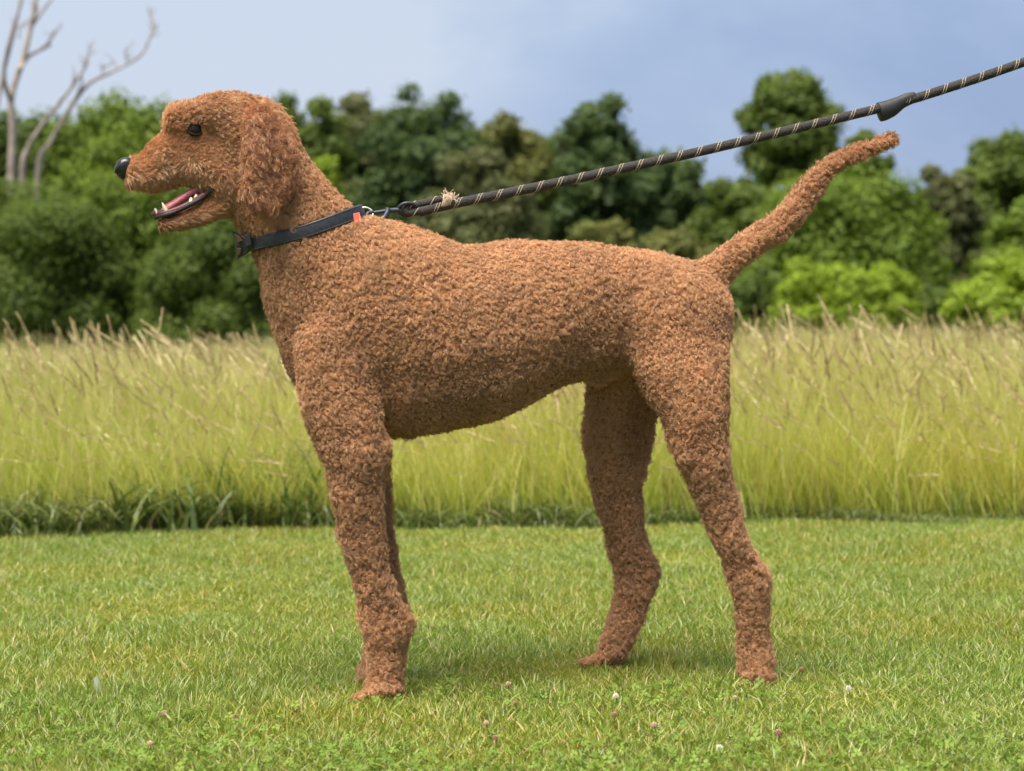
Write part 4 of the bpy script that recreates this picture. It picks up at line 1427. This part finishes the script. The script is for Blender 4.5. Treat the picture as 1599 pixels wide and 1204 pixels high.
tv = np.clip(0.5 + lowf[:, None] + rg.normal(0, 0.13, (NGk, 1)) + rg.normal(0, 0.14, (NGk, NCH)), 0, 1)
ti.data.foreach_set('value', tv.astype(np.float32).ravel())
# ears, tail tip and chin are redder
red = np.zeros(NGk)
kn = np.array(kd)[region]
red[kn == 'ear'] = 1.0
red[kn == 'muzzle'] = 0.30
red[kn == 'paw'] = 0.25
tl = kn == 'tail'
red[tl] = np.clip((P0[tl, 0] - 0.50) / 0.12, 0, 0.6)
red += 0.9 * np.exp(-(np.minimum(np.linalg.norm(P0 - eye_q, axis=1), np.linalg.norm(P0 - eye_q * np.array([1, -1, 1]), axis=1)) / 0.020) ** 2)  # darker hair round the eyes, with the shade under the brow painted in
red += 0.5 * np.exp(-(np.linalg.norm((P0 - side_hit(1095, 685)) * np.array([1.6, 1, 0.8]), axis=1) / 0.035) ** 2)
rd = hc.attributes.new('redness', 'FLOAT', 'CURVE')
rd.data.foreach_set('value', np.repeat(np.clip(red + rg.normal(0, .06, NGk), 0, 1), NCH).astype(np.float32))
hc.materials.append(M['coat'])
coat = bpy.data.objects.new('coat', hc)
COL.objects.link(coat)
coat.parent = body
coat['kind'] = 'stuff'
print('strands', NSX, 'body faces', len(BF))

# ------------------------------------------------------------------ small things in the lawn
M['petal_white'] = plain('clover_white', (0.72, 0.68, 0.55), 0.8, vary=0.15)
M['petal_dry'] = plain('clover_dry_brown', (0.36, 0.20, 0.11), 0.9, vary=0.3)
M['petal_tan'] = plain('clover_dry_tan', (0.50, 0.36, 0.22), 0.9, vary=0.25)
M['stalk'] = plain('clover_stalk', (0.16, 0.24, 0.05), 0.7)
M['pale_leaf'] = plain('pale_leaf', (0.42, 0.48, 0.34), 0.7, vary=0.15)


def ground_at(u, v):
    r = ray(u, v)
    return CAM + r * (-CAM_H / r[2])


def clover_head(rg, r, mat):
    parts = []
    for k in range(34):
        z = 1 - 1.7 * (k + .5) / 34
        a = k * 2.39996
        d = np.array([math.sqrt(1 - z * z) * math.cos(a), math.sqrt(1 - z * z) * math.sin(a), z])
        P = np.array([d * r * .2, d * r * .75 + (0, 0, .1 * r), d * r * rg.uniform(.9, 1.15) + (0, 0, .12 * r - (0.35 * r if mat != 'petal_white' else 0))])
        parts.append(tube(P, np.array([.10, .16, .06]) * r, 4))
    return join(parts)


for j, (u, v, mt, lab) in enumerate([
        (1124, 1181, 'petal_white', 'white clover head low at the bottom edge right of centre'), (962, 1098, 'petal_white', 'small white clover head in the lawn between the front and hind paws'),
        (805, 1110, 'petal_dry', 'withered brown clover head in the lawn right of the front paw'), (774, 1168, 'petal_dry', 'withered brown clover head near the bottom edge below the belly'),
        (257, 1124, 'petal_tan', 'tan dried clover head in the lawn at lower left'), (368, 1130, 'petal_dry', 'brown dried clover head left of the front paw'),
        (235, 1180, 'petal_tan', 'tan clover head at the bottom left edge'), (1148, 1102, 'petal_tan', 'tan clover head just below the near hind paw'),
        (794, 1082, 'petal_tan', 'tan clover head nearest to the front paw'), (960, 1127, 'petal_dry', 'brown clover head below the gap between the legs'),
        (1252, 1055, 'petal_dry', 'brown clover head right of the near hind paw'), (1022, 1150, 'petal_tan', 'tan clover head near the bottom edge below the far hind paw'),
        (760, 1146, 'petal_tan', 'tan clover head beside the withered brown one near the bottom'), (1325, 1085, 'petal_white', 'white clover head in the lawn at lower right'),
        (1216, 1162, 'petal_dry', 'brown clover head at the bottom right of the hind paw')]):
    rg = np.random.default_rng(1200 + j)
    gp = ground_at(u, v + 12)
    e = empty('clover_flower', gp)
    tag(e, lab, 'flower', 'clover heads in the lawn')
    r = rg.uniform(.0042, .0058)
    hh = rg.uniform(.020, .028)
    hv, hf = clover_head(rg, r, mt)
    obj('flower_head', mesh('flower_head', hv + (0, 0, hh), hf, M[mt]), e)
    sv, sf = tube(catmull([(0, 0, -.002), (.002, 0, hh * .5), (0, 0, hh)], 3), .0009, 5)
    obj('stalk', mesh('stalk', sv, sf, M['stalk']), e)

gp = ground_at(156, 1096)
t = np.linspace(0, 1, 8)
V, Fc = [], []
for i, q in enumerate(t):
    w_ = .0055 * math.sin(math.pi * (0.12 + 0.86 * q)) + .0006
    x = -.006 * q
    for sx, yy in ((-1, .0), (0, .0015), (1, .0), (0, .0025)):
        V.append((x + sx * w_, yy, .045 * q))
for i in range(7):
    for k in range(4):
        l = (k + 1) % 4
        Fc.append((i * 4 + k, i * 4 + l, i * 4 + 4 + l, i * 4 + 4 + k))
pl = obj('pale_leaf', mesh('pale_leaf', V, Fc, M['pale_leaf']), None, gp)
tag(pl, 'single pale upright leaf standing in the lawn at lower left', 'leaf')
